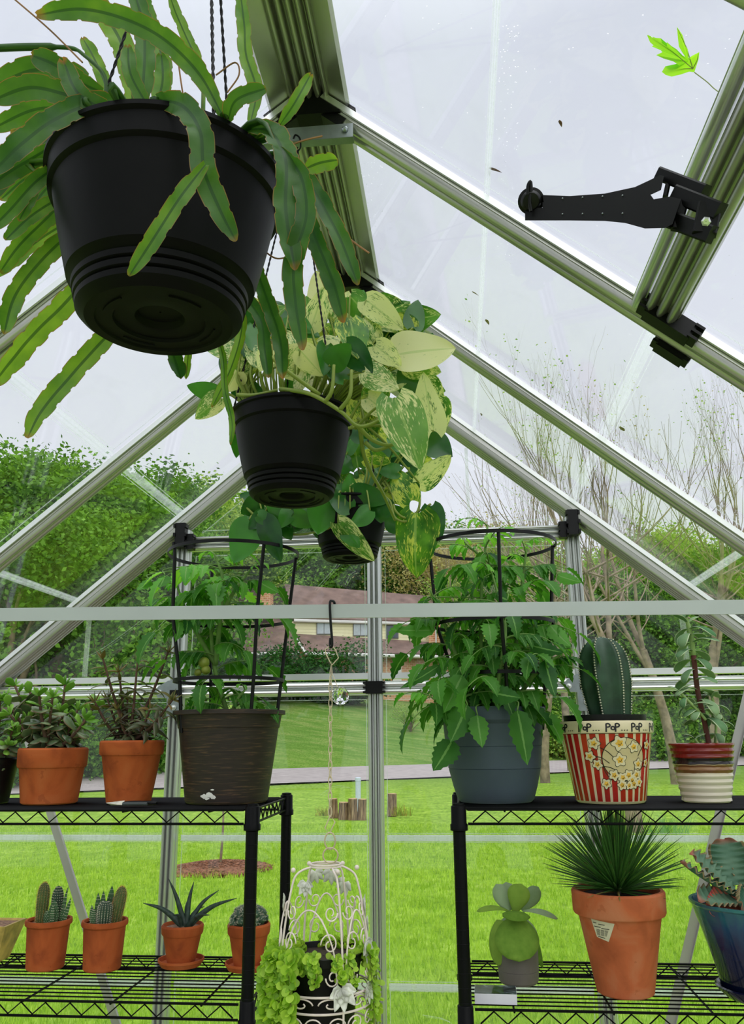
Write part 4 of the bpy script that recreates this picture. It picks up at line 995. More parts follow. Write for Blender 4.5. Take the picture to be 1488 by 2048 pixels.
# ------------------------------------------------------------------ cacti and succulents
CG = mat_plain('cactus_green', lin(44, 74, 52), .5, 0, .25, 30, .1)
CG2 = mat_plain('young_cactus_green', lin(72, 92, 42), .55, 0, .25, 40, .1)
SPN = mat_plain('pale_spines', lin(214, 206, 186), .7, 0, .1)
SPG = mat_plain('golden_spines', lin(214, 160, 84), .7, 0, .2)
DOT = mat_plain('areole_wool', lin(204, 204, 178), .9, 0, .1)
def rib_cactus(t, base, H, R, ribs, mat, spmat, seed, lean=(0, 0), spl_=.006, rows=26, rad=.0004, nsp=4, depth=.16, taper=.75, fuzz=None, dotr=.0016, fine=False):
    r = random.Random(seed); mb = MB(); base = Vector(base); ax = nrm((lean[0], lean[1], 1))
    N = ribs*10; prof = []
    for i in range(25):
        f = i/24; rr_ = R*(lerp(taper, 1, min(1, f*2.2)) if f < .45 else 1)*(math.sqrt(max(0, 1-((f-.62)/.38)**2.4)) if f > .62 else 1); prof.append((max(rr_, .0004), f*H))
    md = lambda a, q: 1-depth*(abs(math.sin(a*ribs/2))**.7)
    mb.lathe(base, prof, N, ax=ax, mod=md); b = mb.build('stem', mat, t, sharp=0)
    ms, md_ = MB(), MB(); q = Vector((0, 0, 1)).rotation_difference(ax)
    for k in range(ribs):
        a = 2*PI*(k+.0)/ribs
        for i in range(1, rows+1):
            f = i/(rows+.5); j = f*24; i0 = min(23, int(j)); rr_ = lerp(prof[i0][0], prof[i0+1][0], j-i0); z = f*H
            dv = q @ Vector((math.cos(a), math.sin(a), 0)); p = base+q @ Vector((math.cos(a)*rr_, math.sin(a)*rr_, z))
            if dv.y > .55: continue
            if dotr: md_.ball(p, dotr, 3, 5)
            for s in range(nsp):
                d = nrm(dv+Vector((r.uniform(-1, 1), r.uniform(-1, 1), r.uniform(-.7, 1)))*.8); e = p+d*spl_*r.uniform(.6, 1.2)
                ms.tube([p, e], [rad, rad*.25], 3, cap=False)
    ms.build('spines', spmat, t, sharp=0, kind='stuff')
    if dotr: md_.build('areoles', DOT, t, kind='stuff')
    return b
# popcorn pot
c = place(1222, 1.93, zU); rr = mm(94, c); rb = mm(68, c); h = mm(156, c); hb = h*.84
def popcorn():
    red = mat_plain('red_glaze', lin(176, 30, 22), .25, 0, .12, 30); cream = mat_plain('cream_glaze', lin(226, 212, 176), .25, 0, .04, 10)
    blk = mat_plain('black_ink', lin(18, 16, 18), .3, 0, .02); yel = mat_plain('yellow_glaze', lin(226, 176, 66), .3, 0, .2, 60); disc = mat_plain('tan_glaze', lin(208, 190, 146), .25, 0, .03)
    t = thing('cactus_plant', 'tall ribbed columnar cactus in a red striped popcorn pot lettered POP', 'plant', c)
    mb = MB(); n = 180; rt = rr*.955
    prof = [(.001, 0), (rb*.95, 0), (rb, .004), (lerp(rb, rt, .03), h*.03), (lerp(rb, rt, .5), hb*.5), (rt*.995, hb), (rt+.001, hb+.001), (rr-.001, hb+.002), (rr, hb+.005), (rr+.0004, h-.004), (rr-.001, h), (rr-.006, h), (rr-.008, h*.95)]
    mb.lathe(c, prof, n, cap=False); mb.m = []
    rnd = random.Random(2); st = [rnd.uniform(-.14, .14) for _ in range(60)]
    for i in range(len(prof)-1):
        for j in range(n):
            ph = (j/n)*30 % 1; m = 0
            if i in (3, 4): m = 1 if ph < .56 else 0
            if i == 5: m = 2
            mb.m.append(m)
    def W(u, v, e=0):                        # u px right of the pot axis line, v px above its foot (front facing), wraps on the wall
        z = mm(v, c); rad = (lerp(rb, rt, z/hb) if z < hb else rr)+e; a = -PI/2+mm(u, c)/lerp(rb, rt, .55)
        return Vector((c.x+math.cos(a)*rad, c.y+math.sin(a)*rad, c.z+z))
    def shape(f, n_, m, e):
        mb.cm = m; P = [f(2*PI*i/n_) for i in range(n_)]; cx = sum(p[0] for p in P)/n_; cy = sum(p[1] for p in P)/n_
        ring2 = [(cx+(x-cx)*.5, cy+(y-cy)*.5) for x, y in P]
        mb.add([W(cx, cy, e)]+[W(x, y, e) for x, y in ring2]+[W(x, y, e) for x, y in P], [(0, 1+i, 1+(i+1) % n_) for i in range(n_)]+[(1+i, 1+n_+i, 1+n_+(i+1) % n_, 1+(i+1) % n_) for i in range(n_)])
    def stroke(P, w, m, e):
        mb.cm = m; P = spl([Vector((x, y, 0)) for x, y in P], 5); L, R = [], []
        for i, p in enumerate(P):
            d = nrm(P[min(len(P)-1, i+1)]-P[max(0, i-1)]); s = Vector((-d.y, d.x, 0))*w/2; L.append(W(p.x+s.x, p.y+s.y, e)); R.append(W(p.x-s.x, p.y-s.y, e))
        k = len(P); mb.add(L+R, [(i, i+k, i+1+k, i+1) for i in range(k-1)])
    X = lambda zx: (1080+zx/5.723)-1226; Yv = lambda zy: 1606-(1380+zy/5.723)
    shape(lambda a: (X(945)+43*math.cos(a), Yv(815)+41*math.sin(a)), 40, 2, .0006)
    shape(lambda a: (X(945)+41.5*math.cos(a), Yv(815)+39.5*math.sin(a)), 40, 4, .0009)
    ker = [(635, 645, 9.5), (575, 785, 9), (648, 870, 8.5), (725, 1075, 8.5), (890, 645, 12), (1045, 685, 9.5), (888, 822, 11), (1108, 870, 9), (1240, 665, 8), (1240, 860, 7), (820, 985, 9), (915, 1010, 8.5), (985, 985, 9), (1090, 985, 9), (905, 1090, 8.5), (990, 1095, 7), (1055, 1080, 8.5), (1135, 1065, 8), (1030, 1040, 7.5)]
    for i, (x, y, s) in enumerate(ker):
        ph = i*.7; x, y = X(x), Yv(y)
        f = lambda k, q: (lambda a: (x+k*(1+q*math.cos(5*a+ph))*math.cos(a), y+k*(1+q*math.cos(5*a+ph))*math.sin(a)))
        e = .0012+i*.00002
        shape(f(s*1.12, .20), 40, 2, e); shape(f(s*1.12-1.1, .21), 40, 0, e+.0002); shape(f(s*.52, .25), 20, 3, e+.0004); stroke([(x-s*.2, y-s*.1), (x+s*.1, y-s*.3), (x+s*.3, y+s*.1)], 1, 2, e+.0006)
    for P in (((690, 690), (760, 730), (820, 790)), ((630, 785), (700, 800), (778, 858)), ((690, 885), (800, 910), (890, 975)), ((1105, 785), (1150, 710), (1215, 650)), ((1140, 940), (1180, 900), (1240, 870)), ((700, 870), (730, 960), (790, 1040))):
        stroke([(X(a), Yv(b)) for a, b in P], 1.4, 2, .0011)
    # lettering round the rim: ...POP...
    def glyph(ch, x, y, s, w=2.6):
        if ch == 'P': L_ = [[(0, -.35), (.05, .5), (.05, 1)], [(0, 1), (.35, 1.08), (.62, .85), (.5, .55), (.05, .45)]]
        elif ch == 'O': L_ = [[(.3, .1), (.05, .3), (.1, .62), (.35, .72), (.6, .55), (.58, .25), (.3, .1)]]
        elif ch == '.': L_ = [[(0, 0), (.08, .1), (.14, .02)]]
        for q in L_: stroke([(x+a*s, y+b*s) for a, b in q], w*(1 if ch != '.' else 1), 2, .0008)
    for gx in (-150, -99, -51, -5, 38, 82, 128):
        y = 156-16-1.5; x = gx-7
        glyph('P', x, y, 11); glyph('O', x+8.0, y-1, 10); glyph('P', x+15, y, 11)
        for k in range(3): glyph('.', x+25+k*4.5, y-1.5, 8, 1.8)
    b = mb.build('pot', [cream, red, blk, yel, disc], t, sharp=28)
    m2 = MB(); m2.lathe(c+Vector((0, 0, h*.55)), [(rr*.70, 0), (rr*.875, h*.45), (rr*.875, h*.45+.013), (rr*.85, h*.45+.013), (rr*.83, h*.40)], 56, cap=False); m2.build('inner_pot', MAT['black'], t, sharp=30)
    m2 = MB(); m2.lathe(c+Vector((0, 0, h*.93)), [(.001, .004), (rr*.84, 0)], 40, cap=False); m2.build('soil', MAT['soil'], t, kind='stuff')
    rib_cactus(t, c+Vector((.015, 0, h*.93)), mm(184, c), mm(52, c), 6, CG, mat_plain('dark_spines', lin(120, 96, 84), .7, 0, .2), 3, (-.05, 0), .0045, 34, .0004, 4, .36, .74, dotr=.0021)
popcorn()
# striped ceramic pot with a white-felted succulent
c = place(1414, 1.93, zU); rr = mm(64, c); rb = mm(46, c); h = mm(112, c)
st = NT('striped_glaze'); zc = st.n('SeparateXYZ'); st.L.new(st.co(), zc.inputs[0])
fz = st.math('ADD', st.math('DIVIDE', zc.outputs[2], h), st.math('MULTIPLY', st.math('SUBTRACT', st.noise(40, 2), .5), .03))
col = st.ramp(fz, [(0, lin(222, 212, 190)), (.46, lin(214, 202, 176)), (.50, lin(128, 86, 52)), (.56, lin(150, 112, 76)), (.60, lin(120, 76, 46)), (.63, lin(196, 170, 136)), (.645, lin(30, 22, 24)), (.755, lin(120, 22, 18)), (1.0, lin(140, 24, 18))], const=True)
SM = st.done(st.pbr(col, .18, 0, None, .6))
P = [(.001, 0), (rb*.95, 0), (rb, .004)]
for i in range(1, 40):
    f = i/40; P.append((lerp(rb, rr*.98, f**.9)+.0012*math.sin(f*2*PI*9.5), h*f))
P += [(rr*.985, h), (rr-.006, h+.001), (rr-.008, h*.93)]
t, pb = potlike('succulent_plant', 'felted succulent with curled spoon leaves in a red, black and cream striped pot', 'plant', c, P, SM, rr-.009, h*.92)
FL = mat_leaf('felted_leaf', lin(84, 128, 84), lin(146, 174, 130), edge=lin(214, 224, 190), trans=.15, rough=.8, sc=30, spec=.2)
FT = mat_plain('brown_red_stem', lin(96, 48, 40), .7, 0, .2, 30); FG = mat_plain('green_felt_stem', lin(150, 178, 108), .8, 0, .1)
def felted():
    r = random.Random(4); ml, ms, mg = MB(), MB(), MB(); q = lambda x, y, dy=0: A(x, y, c.y+dy)
    S = [([(1420, 1498), (1408, 1440), (1395, 1380), (1388, 1320), (1382, 1270), (1372, 1235)], .0058, 0), ([(1430, 1490), (1432, 1450), (1430, 1420), (1424, 1395)], .0038, .02), ([(1412, 1440), (1395, 1420), (1375, 1400), (1358, 1382)], .0038, -.02), ([(1405, 1495), (1395, 1485), (1390, 1478)], .003, -.01)]
    for P_, w, dy in S:
        P = spl([q(x, y, dy) for x, y in P_], 6); n = len(P); k = int(n*.62) if len(P_) > 5 else 0
        if k: ms.tube(P[:k+1], w, 8); mg.tube(P[k:], [lerp(w, w*.6, i/(n-k)) for i in range(n-k)], 8)
        else: mg.tube(P, w*.8, 7)
        L = sum((P[i+1]-P[i]).length for i in range(n-1)); m = int(L/.019); a = r.uniform(0, 3)
        for i in range(int(m*.25) if len(P_) > 5 else 1, m+1):
            f = i/m; p = P[min(n-1, int(f*(n-1)))]; a += 1.57+r.uniform(-.2, .2)
            for o in (0, PI):
                d = nrm((math.cos(a+o), math.sin(a+o)*.9, r.uniform(.25, .6) if f < .9 else 1.1))
                l = (.064 if len(P_) > 5 else .042)*r.uniform(.85, 1.15)*(1 if f < .9 else .7)
                ml.leaf(p, d, (0, 0, 1), l, l*.46, 'obov', 10, 4, curl=r.uniform(1.0, 2.2) if f < .9 else .8, th=.0035, cup=-.1, rnd=r.random())
    ms.build('stem', FT, t, sharp=0); mg.build('young_stem', FG, t, sharp=0); ml.build('leaves', FL, t, sharp=0)
felted()
# -- lower left shelf
def lowpot(px, bottom, rpx, hpx, rbf, name, label, saucer=0, lip='roll', Yadd=0):
    p = G(px, bottom, zL); r = mm(rpx, p); c = Vector((p.x, p.y+r*rbf, zL)); c.x = place(px, c.y, zL+.05).x
    z = zL+(.006 if saucer else 0); h = mm(hpx, p); cc = Vector((c.x, c.y, z))
    if lip == 'roll': pf = [(.001, 0), (r*rbf*.95, 0), (r*rbf, .003), (r*.90, h*.86), (r*.92, h*.87), (r*.99, h*.90), (r, h*.95), (r*.98, h), (r*.88, h), (r*.86, h*.94)]
    else: pf = pot_prof(r, r*rbf, h, .28, th=.005)
    t, b = potlike(name, label, 'plant', cc, pf, MAT['terra'], r*.87, h*.91, 'gravel')
    if saucer:
        mb = MB(); rs = r*saucer; mb.lathe((c.x, c.y, zL), [(.001, 0), (rs*.86, 0), (rs*.96, .008), (rs*.97, .009), (rs, .010), (rs, .015), (rs*.95, .015), (rs*.90, .006), (.001, .004)], 48, cap=False); mb.build('saucer', MAT['terra'], t, sharp=30)
    return t, cc, r, h
def pad(mb, md, o, d, W, H, T, r, n_dot=40, side=None):
    """flat cactus pad with pale spine tufts"""
    o = Vector(o); d = nrm(d); sd = nrm(side or (1, 0, 0)); sd = nrm(sd-d*sd.dot(d)); nn = sd.cross(d)
    vs = []; n = 9; k = 16
    for i in range(n+1):
        f = i/n; w = math.sin(PI*min(1, .06+.94*f)**.8)**.7 if i < n else .02
        for j in range(k): a = 2*PI*j/k; vs.append(o+d*H*f+sd*math.cos(a)*W/2*w+nn*math.sin(a)*T/2*w)
    mb.add(vs, [(i*k+j, i*k+(j+1) % k, (i+1)*k+(j+1) % k, (i+1)*k+j) for i in range(n) for j in range(k)]+[tuple(range(k))[::-1], tuple(range(n*k, n*k+k))])
    for i in range(1, 9):
        f = i/9; w = math.sin(PI*min(1, .06+.94*f)**.8)**.7
        for j in range(12): a = 2*PI*(j+.5*(i % 2))/12; p = o+d*H*f+sd*math.cos(a)*W/2*w+nn*math.sin(a)*T/2*w; md.ball(p, .0008, 3, 4)
OP = mat_plain('pad_green', lin(58, 96, 54), .6, 0, .2, 60, .1)
def trio(px, bottom, name, label, lay, seed):
    t, c, r, h = lowpot(px, bottom, 47, 92, .80, 'cactus_trio', label)
    z = c.z+h*.9; rnd = random.Random(seed); mb, md = MB(), MB()
    for kind, dx, dy, H, R, lx in lay:
        b = Vector((c.x+dx*r, c.y+dy*r, z))
        if kind == 'col':
            mt = rib_cactus(t, b, H, R, 14, CG2, SPG, seed, (lx, 0), .004, 26, .00018, 5, .12, .85, dotr=.0006)
            m2 = MB()
            for i in range(160):
                a = rnd.uniform(0, 6.28); d = nrm((math.cos(a), math.sin(a), rnd.uniform(.1, 2.5))); tp = b+nrm((lx, 0, 1))*(H*rnd.uniform(.72, .99)); rad = R*(1-((tp-b).length/H)**3)*.9
                p = tp+Vector((math.cos(a)*rad, math.sin(a)*rad, 0)); m2.tube([p, p+d*.006], [.00022, .0001], 3, cap=False)
            m2.build('golden_hairs', SPG, t, kind='stuff')
        elif kind == 'pad': pad(mb, md, b, (lx, 0, 1), R*2, H, R*.7, rnd)
        elif kind == 'cone':
            rib_cactus(t, b, H, R, 16, CG, SPN, seed+3, (lx, 0), .003, 14, .00025, 4, .15, .9, dotr=.0011)
    mb.build('pads', OP, t, sharp=0); md.build('pad_tufts', DOT, t, kind='stuff')
trio(94, 1946, 'x', 'round terracotta pot of cacti with the tall golden column on its left side', [('col', -.38, 0, .088, .0135, .03), ('cone', .18, .25, .078, .013, .02), ('pad', .25, -.15, .052, .013, .0), ('pad', .30, -.35, .045, .0045, 0), ('pad', .58, 0, .04, .009, .1), ('pad', .55, 0, .072, .005, .12), ('pad', .70, -.1, .058, .005, .25), ('pad', .35, .2, .080, .004, .22), ('pad', -.02, -.1, .030, .010, -.1)], 21)
trio(207, 1948, 'x', 'round terracotta pot of cacti with the golden column leaning on its right side', [('col', .45, 0, .082, .0135, .16), ('cone', .05, -.25, .052, .0165, .03), ('pad', -.38, .1, .066, .008, -.05), ('pad', -.20, .1, .070, .008, .0), ('pad', .02, .3, .080, .010, .05), ('pad', -.55, -.1, .042, .006, -.08), ('pad', -.42, -.3, .036, .007, .0)], 31)
# gasteria with pointed leaves
t, c, r, h = lowpot(364, 1938, 43, 72, .66, 'gasteria_plant', 'terracotta pot and saucer with long thin dark pointed leaves spreading out', 1.08, 'band')
GA = mat_plain('dark_spotted_leaf', lin(46, 66, 56), .45, 0, .35, 120, .2)
mb = MB(); b = Vector((c.x+.004, c.y, c.z+h*.88)); r0 = random.Random(5)
for (ex, ey, w, dy) in ((286, 1806, 15, -.02), (337, 1757, 13, .0), (388, 1763, 13, .01), (438, 1780, 12, .02), (474, 1796, 15, -.03), (420, 1830, 12, -.03), (345, 1830, 10, -.03), (410, 1812, 9, .03), (375, 1800, 10, .03)):
    e = A(ex, ey, c.y+dy); m = b.lerp(e, .5)+Vector((0, 0, .012)); P = spl([b+Vector((r0.uniform(-.006, .006), 0, 0)), m, e], 6); n = len(P)
    mb.tube(P, [mm(w, c)/2*(1-(i/(n-1))**1.6*.93) for i in range(n)], 6, flat=.5, ref=(0, -1, .3))
mb.build('leaves', GA, t, sharp=0)
mb = MB()
for i in range(16): a = r0.uniform(0, 6.28); o = b+Vector((math.cos(a)*r*.2, math.sin(a)*r*.2, -.002)); mb.leaf(o, (math.cos(a), math.sin(a), .5), (0, 0, 1), .016, .004, 'lance', 4, 2, curl=.8)
mb.build('dry_leaves', mat_plain('dry_leaf', lin(96, 60, 44), .9, 0, .3), t)
# globular clustered cactus
t, c, r, h = lowpot(497, 1945, 44, 80, .66, 'globe_cactus', 'terracotta pot and saucer with a rounded clustered cactus, behind the shelf post', 1.06, 'band')
b = Vector((c.x, c.y, c.z+h*.92)); mg, ms_, md = MB(), MB(), MB(); r0 = random.Random(8)
for i in range(34):
    a = i*2.4; f = i/34; rad = r*.78*math.sqrt(f); z = .030*math.sqrt(max(0, 1-f*.92)); R_ = .0105 if i else .014
    o = b+Vector((math.cos(a)*rad, math.sin(a)*rad, z+(0.0 if f > .7 else .006)))
    mg.ball(o, R_, 7, 10)
    for k in range(26):
        d = nrm((r0.uniform(-1, 1), r0.uniform(-1.2, .5), r0.uniform(-.3, 1))); p = o+d*R_; md.ball(p, .0007, 3, 4)
        for s in range(3): ms_.tube([p, p+nrm(d+Vector((r0.uniform(-1, 1), r0.uniform(-1, 1), r0.uniform(-1, 1)))*.7)*.0045], [.0002, .0001], 3, cap=False)
mg.build('stem', CG, t, sharp=0); ms_.build('spines', SPN, t, sharp=0, kind='stuff'); md.build('areoles', DOT, t, kind='stuff')
# ceramic planter cut by the left frame edge
def corner_planter():
    p = A(-18, 1900, 2.06); t = thing('ceramic_planter', 'yellowish painted ceramic planter cut off by the left edge of the lower shelf', 'planter', (p.x, 2.06, zL))
    mb = MB(); cy = mat_plain('painted_yellow_glaze', lin(206, 178, 96), .4, 0, .35, 24, .05)
    h = mm(70, p); q = []
    for z, w in ((0, .030), (.002, .032), (h, .056), (h, .050), (h-.006, .047)):
        q += [Vector((p.x+sx*w, 2.06+sy*w*.9, zL+z)) for sx, sy in ((-1, -1), (1, -1), (1, 1), (-1, 1))]
    mb.add(q, [(3, 2, 1, 0)]+[(i*4+j, i*4+(j+1) % 4, i*4+4+(j+1) % 4, i*4+4+j) for i in range(4) for j in range(4)]+[(16, 17, 18, 19)])
    mb.build('planter', cy, t, smooth=False); mb = MB(); mb.box((p.x, 2.06, zL+h-.006), (.092, .084, .004)); mb.build('soil', MAT['gravel'], t, smooth=False)
corner_planter()
# pruning tool on the top shelf
def pruner():
    y = 1.815; z = zU+.008; a = A(212, 1612, y); b = A(312, 1611, y)
    t = thing('pruning_tool', 'small garden snips with dark handles lying before the taller terracotta pot', 'tool', (a.x, y, zU), None)
    mb = MB(); L = b.x-a.x; P = [Vector((a.x+L*f, y+dy, z)) for f, dy in ((.34, 0), (.55, .004), (.8, .006), (1, .004))]
    mb.tube(spl(P, 5), [.003, .0045, .0052, .0056, .0058, .006, .006, .006, .0056, .0055, .0055, .0058, .006, .0058, .005, .003], 10, flat=.8); mb.build('handle', MAT['black'], t)
    mb = MB(); mb.tube(spl([Vector((a.x+L*f, y-.008, z-.001)) for f in (.36, .6, .85)], 5), .0035, 8); mb.build('handle', mat_plain('grey_rubber', lin(60, 66, 66), .7, 0, .1), t)
    mb = MB()
    mb.add([(a.x, y, z), (a.x+L*.35, y+.004, z+.004), (a.x+L*.36, y-.004, z-.004), (a.x+L*.1, y, z-.004), (a.x, y+.001, z+.001), (a.x+L*.35, y+.005, z+.005), (a.x+L*.36, y-.003, z-.003), (a.x+L*.1, y+.001, z-.003)], [(0, 1, 2, 3), (7, 6, 5, 4), (0, 4, 5, 1), (1, 5, 6, 2), (2, 6, 7, 3), (3, 7, 4, 0)])
    mb.build('blade', mat_plain('steel_blade', lin(170, 166, 150), .35, .6, .2, 60), t, smooth=False)
pruner()
# -- lower right shelf
p = G(1038, 1976, zL); r = mm(42, p); c = Vector((place(1038, p.y+r, zL).x, p.y+r, zL)); h = mm(72, p)
t, pb = potlike('kalanchoe_plant', 'grey-potted succulent with big felt-soft rounded green leaves', 'plant', c, [(.001, 0), (r*.88, 0), (r*.95, .004), (r*.985, h*.32), (r*.97, h*.33), (r*.99, h*.34), (r, h), (r*.9, h), (r*.88, h*.9)], mat_plain('grey_plastic', lin(104, 98, 92), .6, 0, .08, 20), r*.88, h*.9)
KL = mat_leaf('felt_green_leaf', lin(92, 132, 44), lin(140, 172, 72), trans=.1, rough=.9, sc=60, spec=.1)
KP = mat_leaf('pale_felt_leaf', lin(134, 160, 116), lin(168, 188, 150), trans=.15, rough=.9, sc=60, spec=.1)
ml, mp_, ms = MB(), MB(), MB()
def fat(mbx, x0, y0, x1, y1, w, dy0, dy1, nn, th=.006, curl=0, shape='obov', ns=12):
    o = A(x0, y0, c.y+dy0); e = A(x1, y1, c.y+dy1); L = (e-o).length
    mbx.leaf(o, e-o, nn, L*(1+.1*abs(curl)), mm(w, c), shape, ns, 6, curl=curl, th=th, cup=-.12)
fat(ml, 1030, 1835, 1038, 1925, 88, -.02, -.06, (0, -1, .25), .012, -.2, 'oval')
fat(ml, 1000, 1840, 990, 1930, 46, -.01, -.03, (-.6, -1, .2), .010, .3, 'oval')
fat(mp_, 1012, 1835, 975, 1870, 34, .0, -.01, (-.6, -.2, 1), .006, .9, 'oval')
fat(ml, 1050, 1835, 1098, 1930, 34, .0, .0, (.9, -.5, .3), .008, .3, 'oval')
fat(mp_, 1052, 1838, 1082, 1868, 26, .0, .0, (.7, -.3, .8), .006, .5)
fat(ml, 1005, 1830, 1060, 1832, 34, -.04, -.04, (0, -.3, 1), .016, .1, 'oval')
fat(ml, 1030, 1825, 1042, 1770, 46, -.01, -.02, (0, -1, .1), .007, .2)
fat(mp_, 1018, 1825, 992, 1768, 34, .0, .02, (-.2, -1, .2), .006, .0)
fat(mp_, 1022, 1820, 1012, 1764, 36, .03, .05, (0, -1, .2), .006, .0)
fat(mp_, 1045, 1822, 1075, 1775, 34, .02, .04, (.2, -1, .2), .006, -.2)
fat(mp_, 1045, 1822, 1112, 1808, 26, .0, .0, (0, -.3, 1), .006, .8)
fat(ml, 1018, 1822, 960, 1794, 24, .0, .0, (0, -.3, 1), .006, .9)
ms.tube(spl([c+Vector((0, 0, h*.8)), A(1032, 1880, c.y), A(1032, 1828, c.y)], 5), .006, 8)
ms.build('stem', KL, t); ml.build('leaves', KL, t, sharp=0); mp_.build('pale_leaves', KP, t, sharp=0)
# little white box with a dark lid picture
p = G(993, 2009, zL); t = thing('small_box', 'small white box with a dark glossy top on the front edge of the shelf', 'box', (p.x, p.y+.02, zL))
w = mm(84, p); mb = MB(); mb.box((p.x, p.y+.028, zL+.009), (w, .056, .018), Matrix.Rotation(-.03, 3, 'Z')); mb.build('box_body', mat_plain('white_card', lin(224, 222, 232), .6, 0, .03), t, smooth=False)
gl = NT('dark_print'); gm = gl.done(gl.pbr(gl.ramp(gl.noise(30, 5, dist=1), [(.4, lin(24, 34, 34)), (.6, lin(70, 84, 84)), (.75, lin(150, 160, 160))]), .1))
mb = MB(); mb.box((p.x, p.y+.028, zL+.0186), (w*.99, .055, .0012), Matrix.Rotation(-.03, 3, 'Z')); mb.build('printed_top', gm, t, smooth=False)
# agave
p = G(1246, 2001, zL); r = mm(94, p)*1.0; c = Vector((place(1243, p.y+.05, zL+.1).x, p.y+.052, zL)); rr = mm(92, c+Vector((0, 0, .1))); h = mm(192, c)
t, pb = potlike('agave_plant', 'spiky narrow-leaved rosette plant in a large terracotta pot with a paper label', 'plant', c, pot_prof(rr, rr*.60, h, .24, th=.009), MAT['terra2'], rr-.010, h*.93)
AG = mat_leaf('agave_leaf', lin(56, 104, 44), lin(124, 168, 76), trans=.15, rough=.4, sc=14, tip=lin(90, 60, 40)); AY = mat_leaf('dry_agave_leaf', lin(150, 140, 80), lin(170, 120, 70), trans=.1)
r0 = random.Random(12); mb, md = MB(), MB(); b = c+Vector((0, 0, h*.95))
for i in range(330):
    a = r0.uniform(0, 6.283); el = r0.random()**.85*1.5+.02
    d = Vector((math.cos(a)*math.cos(el), math.sin(a)*math.cos(el), math.sin(el))); L = (.085+.075*min(1, el/.5))*r0.uniform(.85, 1.1)
    o = b+Vector((math.cos(a)*.012*math.cos(el), math.sin(a)*.012*math.cos(el), .004+el*.008)); P = [o+d*L*f+Vector((0, 0, -1))*(.014*f*f*math.cos(el)) for f in (0, .15, .5, .8, 1)]
    (md if el < .2 and r0.random() < .35 else mb).tube(P, [.0034, .0028, .0023, .0015, .0003], 4, ref=(0, 0, 1), flat=.6, cap=False)
mb.build('leaves', AG, t, sharp=0); md.build('dry_leaves', AY, t, sharp=0)
def paper_label():
    m = MB(); pm = mat_plain('paper_label', lin(214, 208, 178), .7, 0, .05); ink = mat_plain('label_print', lin(70, 66, 58), .7, 0, .05)
    rb_ = rr*.60; rt_ = rb_+(rr-rb_)*.76*.92
    def W(px, py, e):
        z = h*.76-(py-1856)/pxm(c)*1.02; rad = lerp(rb_, rt_, z/(h*.76))+e; a = -PI/2+math.asin(max(-.98, min(.98, (px-1238)/pxm(c)/rad*1.0))); return Vector((c.x+math.cos(a)*rad, c.y+math.sin(a)*rad, c.z+z))
    def quad(pts, e, mi):
        m.cm = mi; k = 6; L = [Vector((*pts[0], 0)).lerp(Vector((*pts[3], 0)), i/k) for i in range(k+1)]; R = [Vector((*pts[1], 0)).lerp(Vector((*pts[2], 0)), i/k) for i in range(k+1)]
        vs = []
        for a, b_ in zip(L, R): vs += [W(*(a.lerp(b_, j/6)[:2]), e) for j in range(7)]
        m.add(vs, [(i*7+j, i*7+j+1, i*7+7+j+1, i*7+7+j) for i in range(k) for j in range(6)])
    quad([(1173, 1857), (1214, 1861), (1202, 1895), (1182, 1889)], .0008, 0)
    for (x0, x1, y) in ((1176, 1182, 1862), (1185, 1196, 1864), (1178, 1189, 1869), (1190, 1204, 1871)): quad([(x0, y), (x1, y+.5), (x1, y+2), (x0, y+1.4)], .0012, 1)
    for i in range(6):
        y = 1874.5+i*1.9
        for x0, x1 in ((1181+i*.3, 1188), (1189, 1195), (1196, 1202-i*.6)): quad([(x0, y), (x1, y+.4), (x1, y+1.3), (x0, y+.9)], .0012, 1)
    quad([(1184, 1886.5), (1196, 1888.5), (1196, 1890), (1184, 1888)], .0012, 1)
    m.build('paper_label', [pm, ink], pb, sharp=0)
paper_label()
# blue glazed pot with ruffled rosette
p = G(1530, 2018, zL); c = Vector((place(1530, p.y+.075, zL).x, p.y+.075, zL)); c.z = zL; rr = mm(126, c); h = mm(172, c)
bl = NT('blue_glaze'); z_ = bl.n('SeparateXYZ'); bl.L.new(bl.co(), z_.inputs[0]); f = bl.math('ADD', bl.math('DIVIDE', z_.outputs[2], h), bl.math('MULTIPLY', bl.math('SUBTRACT', bl.noise(18, 5, dist=1), .5), .5))
BLM = bl.done(bl.pbr(bl.ramp(f, [(.2, lin(10, 18, 46)), (.55, lin(12, 30, 72)), (.85, lin(24, 72, 110)), (1, lin(46, 110, 120))]), .12, 0, None, .7))
t, pb = potlike('echeveria_plant', 'ruffled pink-edged rosette succulent in a blue glazed pot at the right edge', 'plant', c+Vector((0, 0, .006)), [(.001, 0), (rr*.60, 0), (rr*.62, .004), (rr*.70, h*.3), (rr*.86, h*.7), (rr*.97, h*.95), (rr, h*.97), (rr, h), (rr*.95, h), (rr*.92, h*.9)], BLM, rr*.93, h*.88)
mb = MB(); rs = rr*.72; mb.lathe(c, [(.001, 0), (rs*.8, 0), (rs, .016), (rs*1.01, .020), (rs*.97, .022), (rs*.85, .008), (.001, .006)], 56, cap=False); mb.build('saucer', BLM, t)
EL = mat_leaf('ruffled_leaf', lin(66, 116, 92), lin(126, 156, 128), edge=lin(176, 150, 110), trans=.1, rough=.6, sc=30, tip=lin(190, 110, 96))
EP = mat_leaf('coral_leaf', lin(196, 110, 80), lin(222, 128, 110), edge=lin(206, 90, 90), trans=.15, rough=.6, sc=30)
m1, m2, m3 = MB(), MB(), MB(); b = A(1480, 1800, c.y); r0 = random.Random(3)
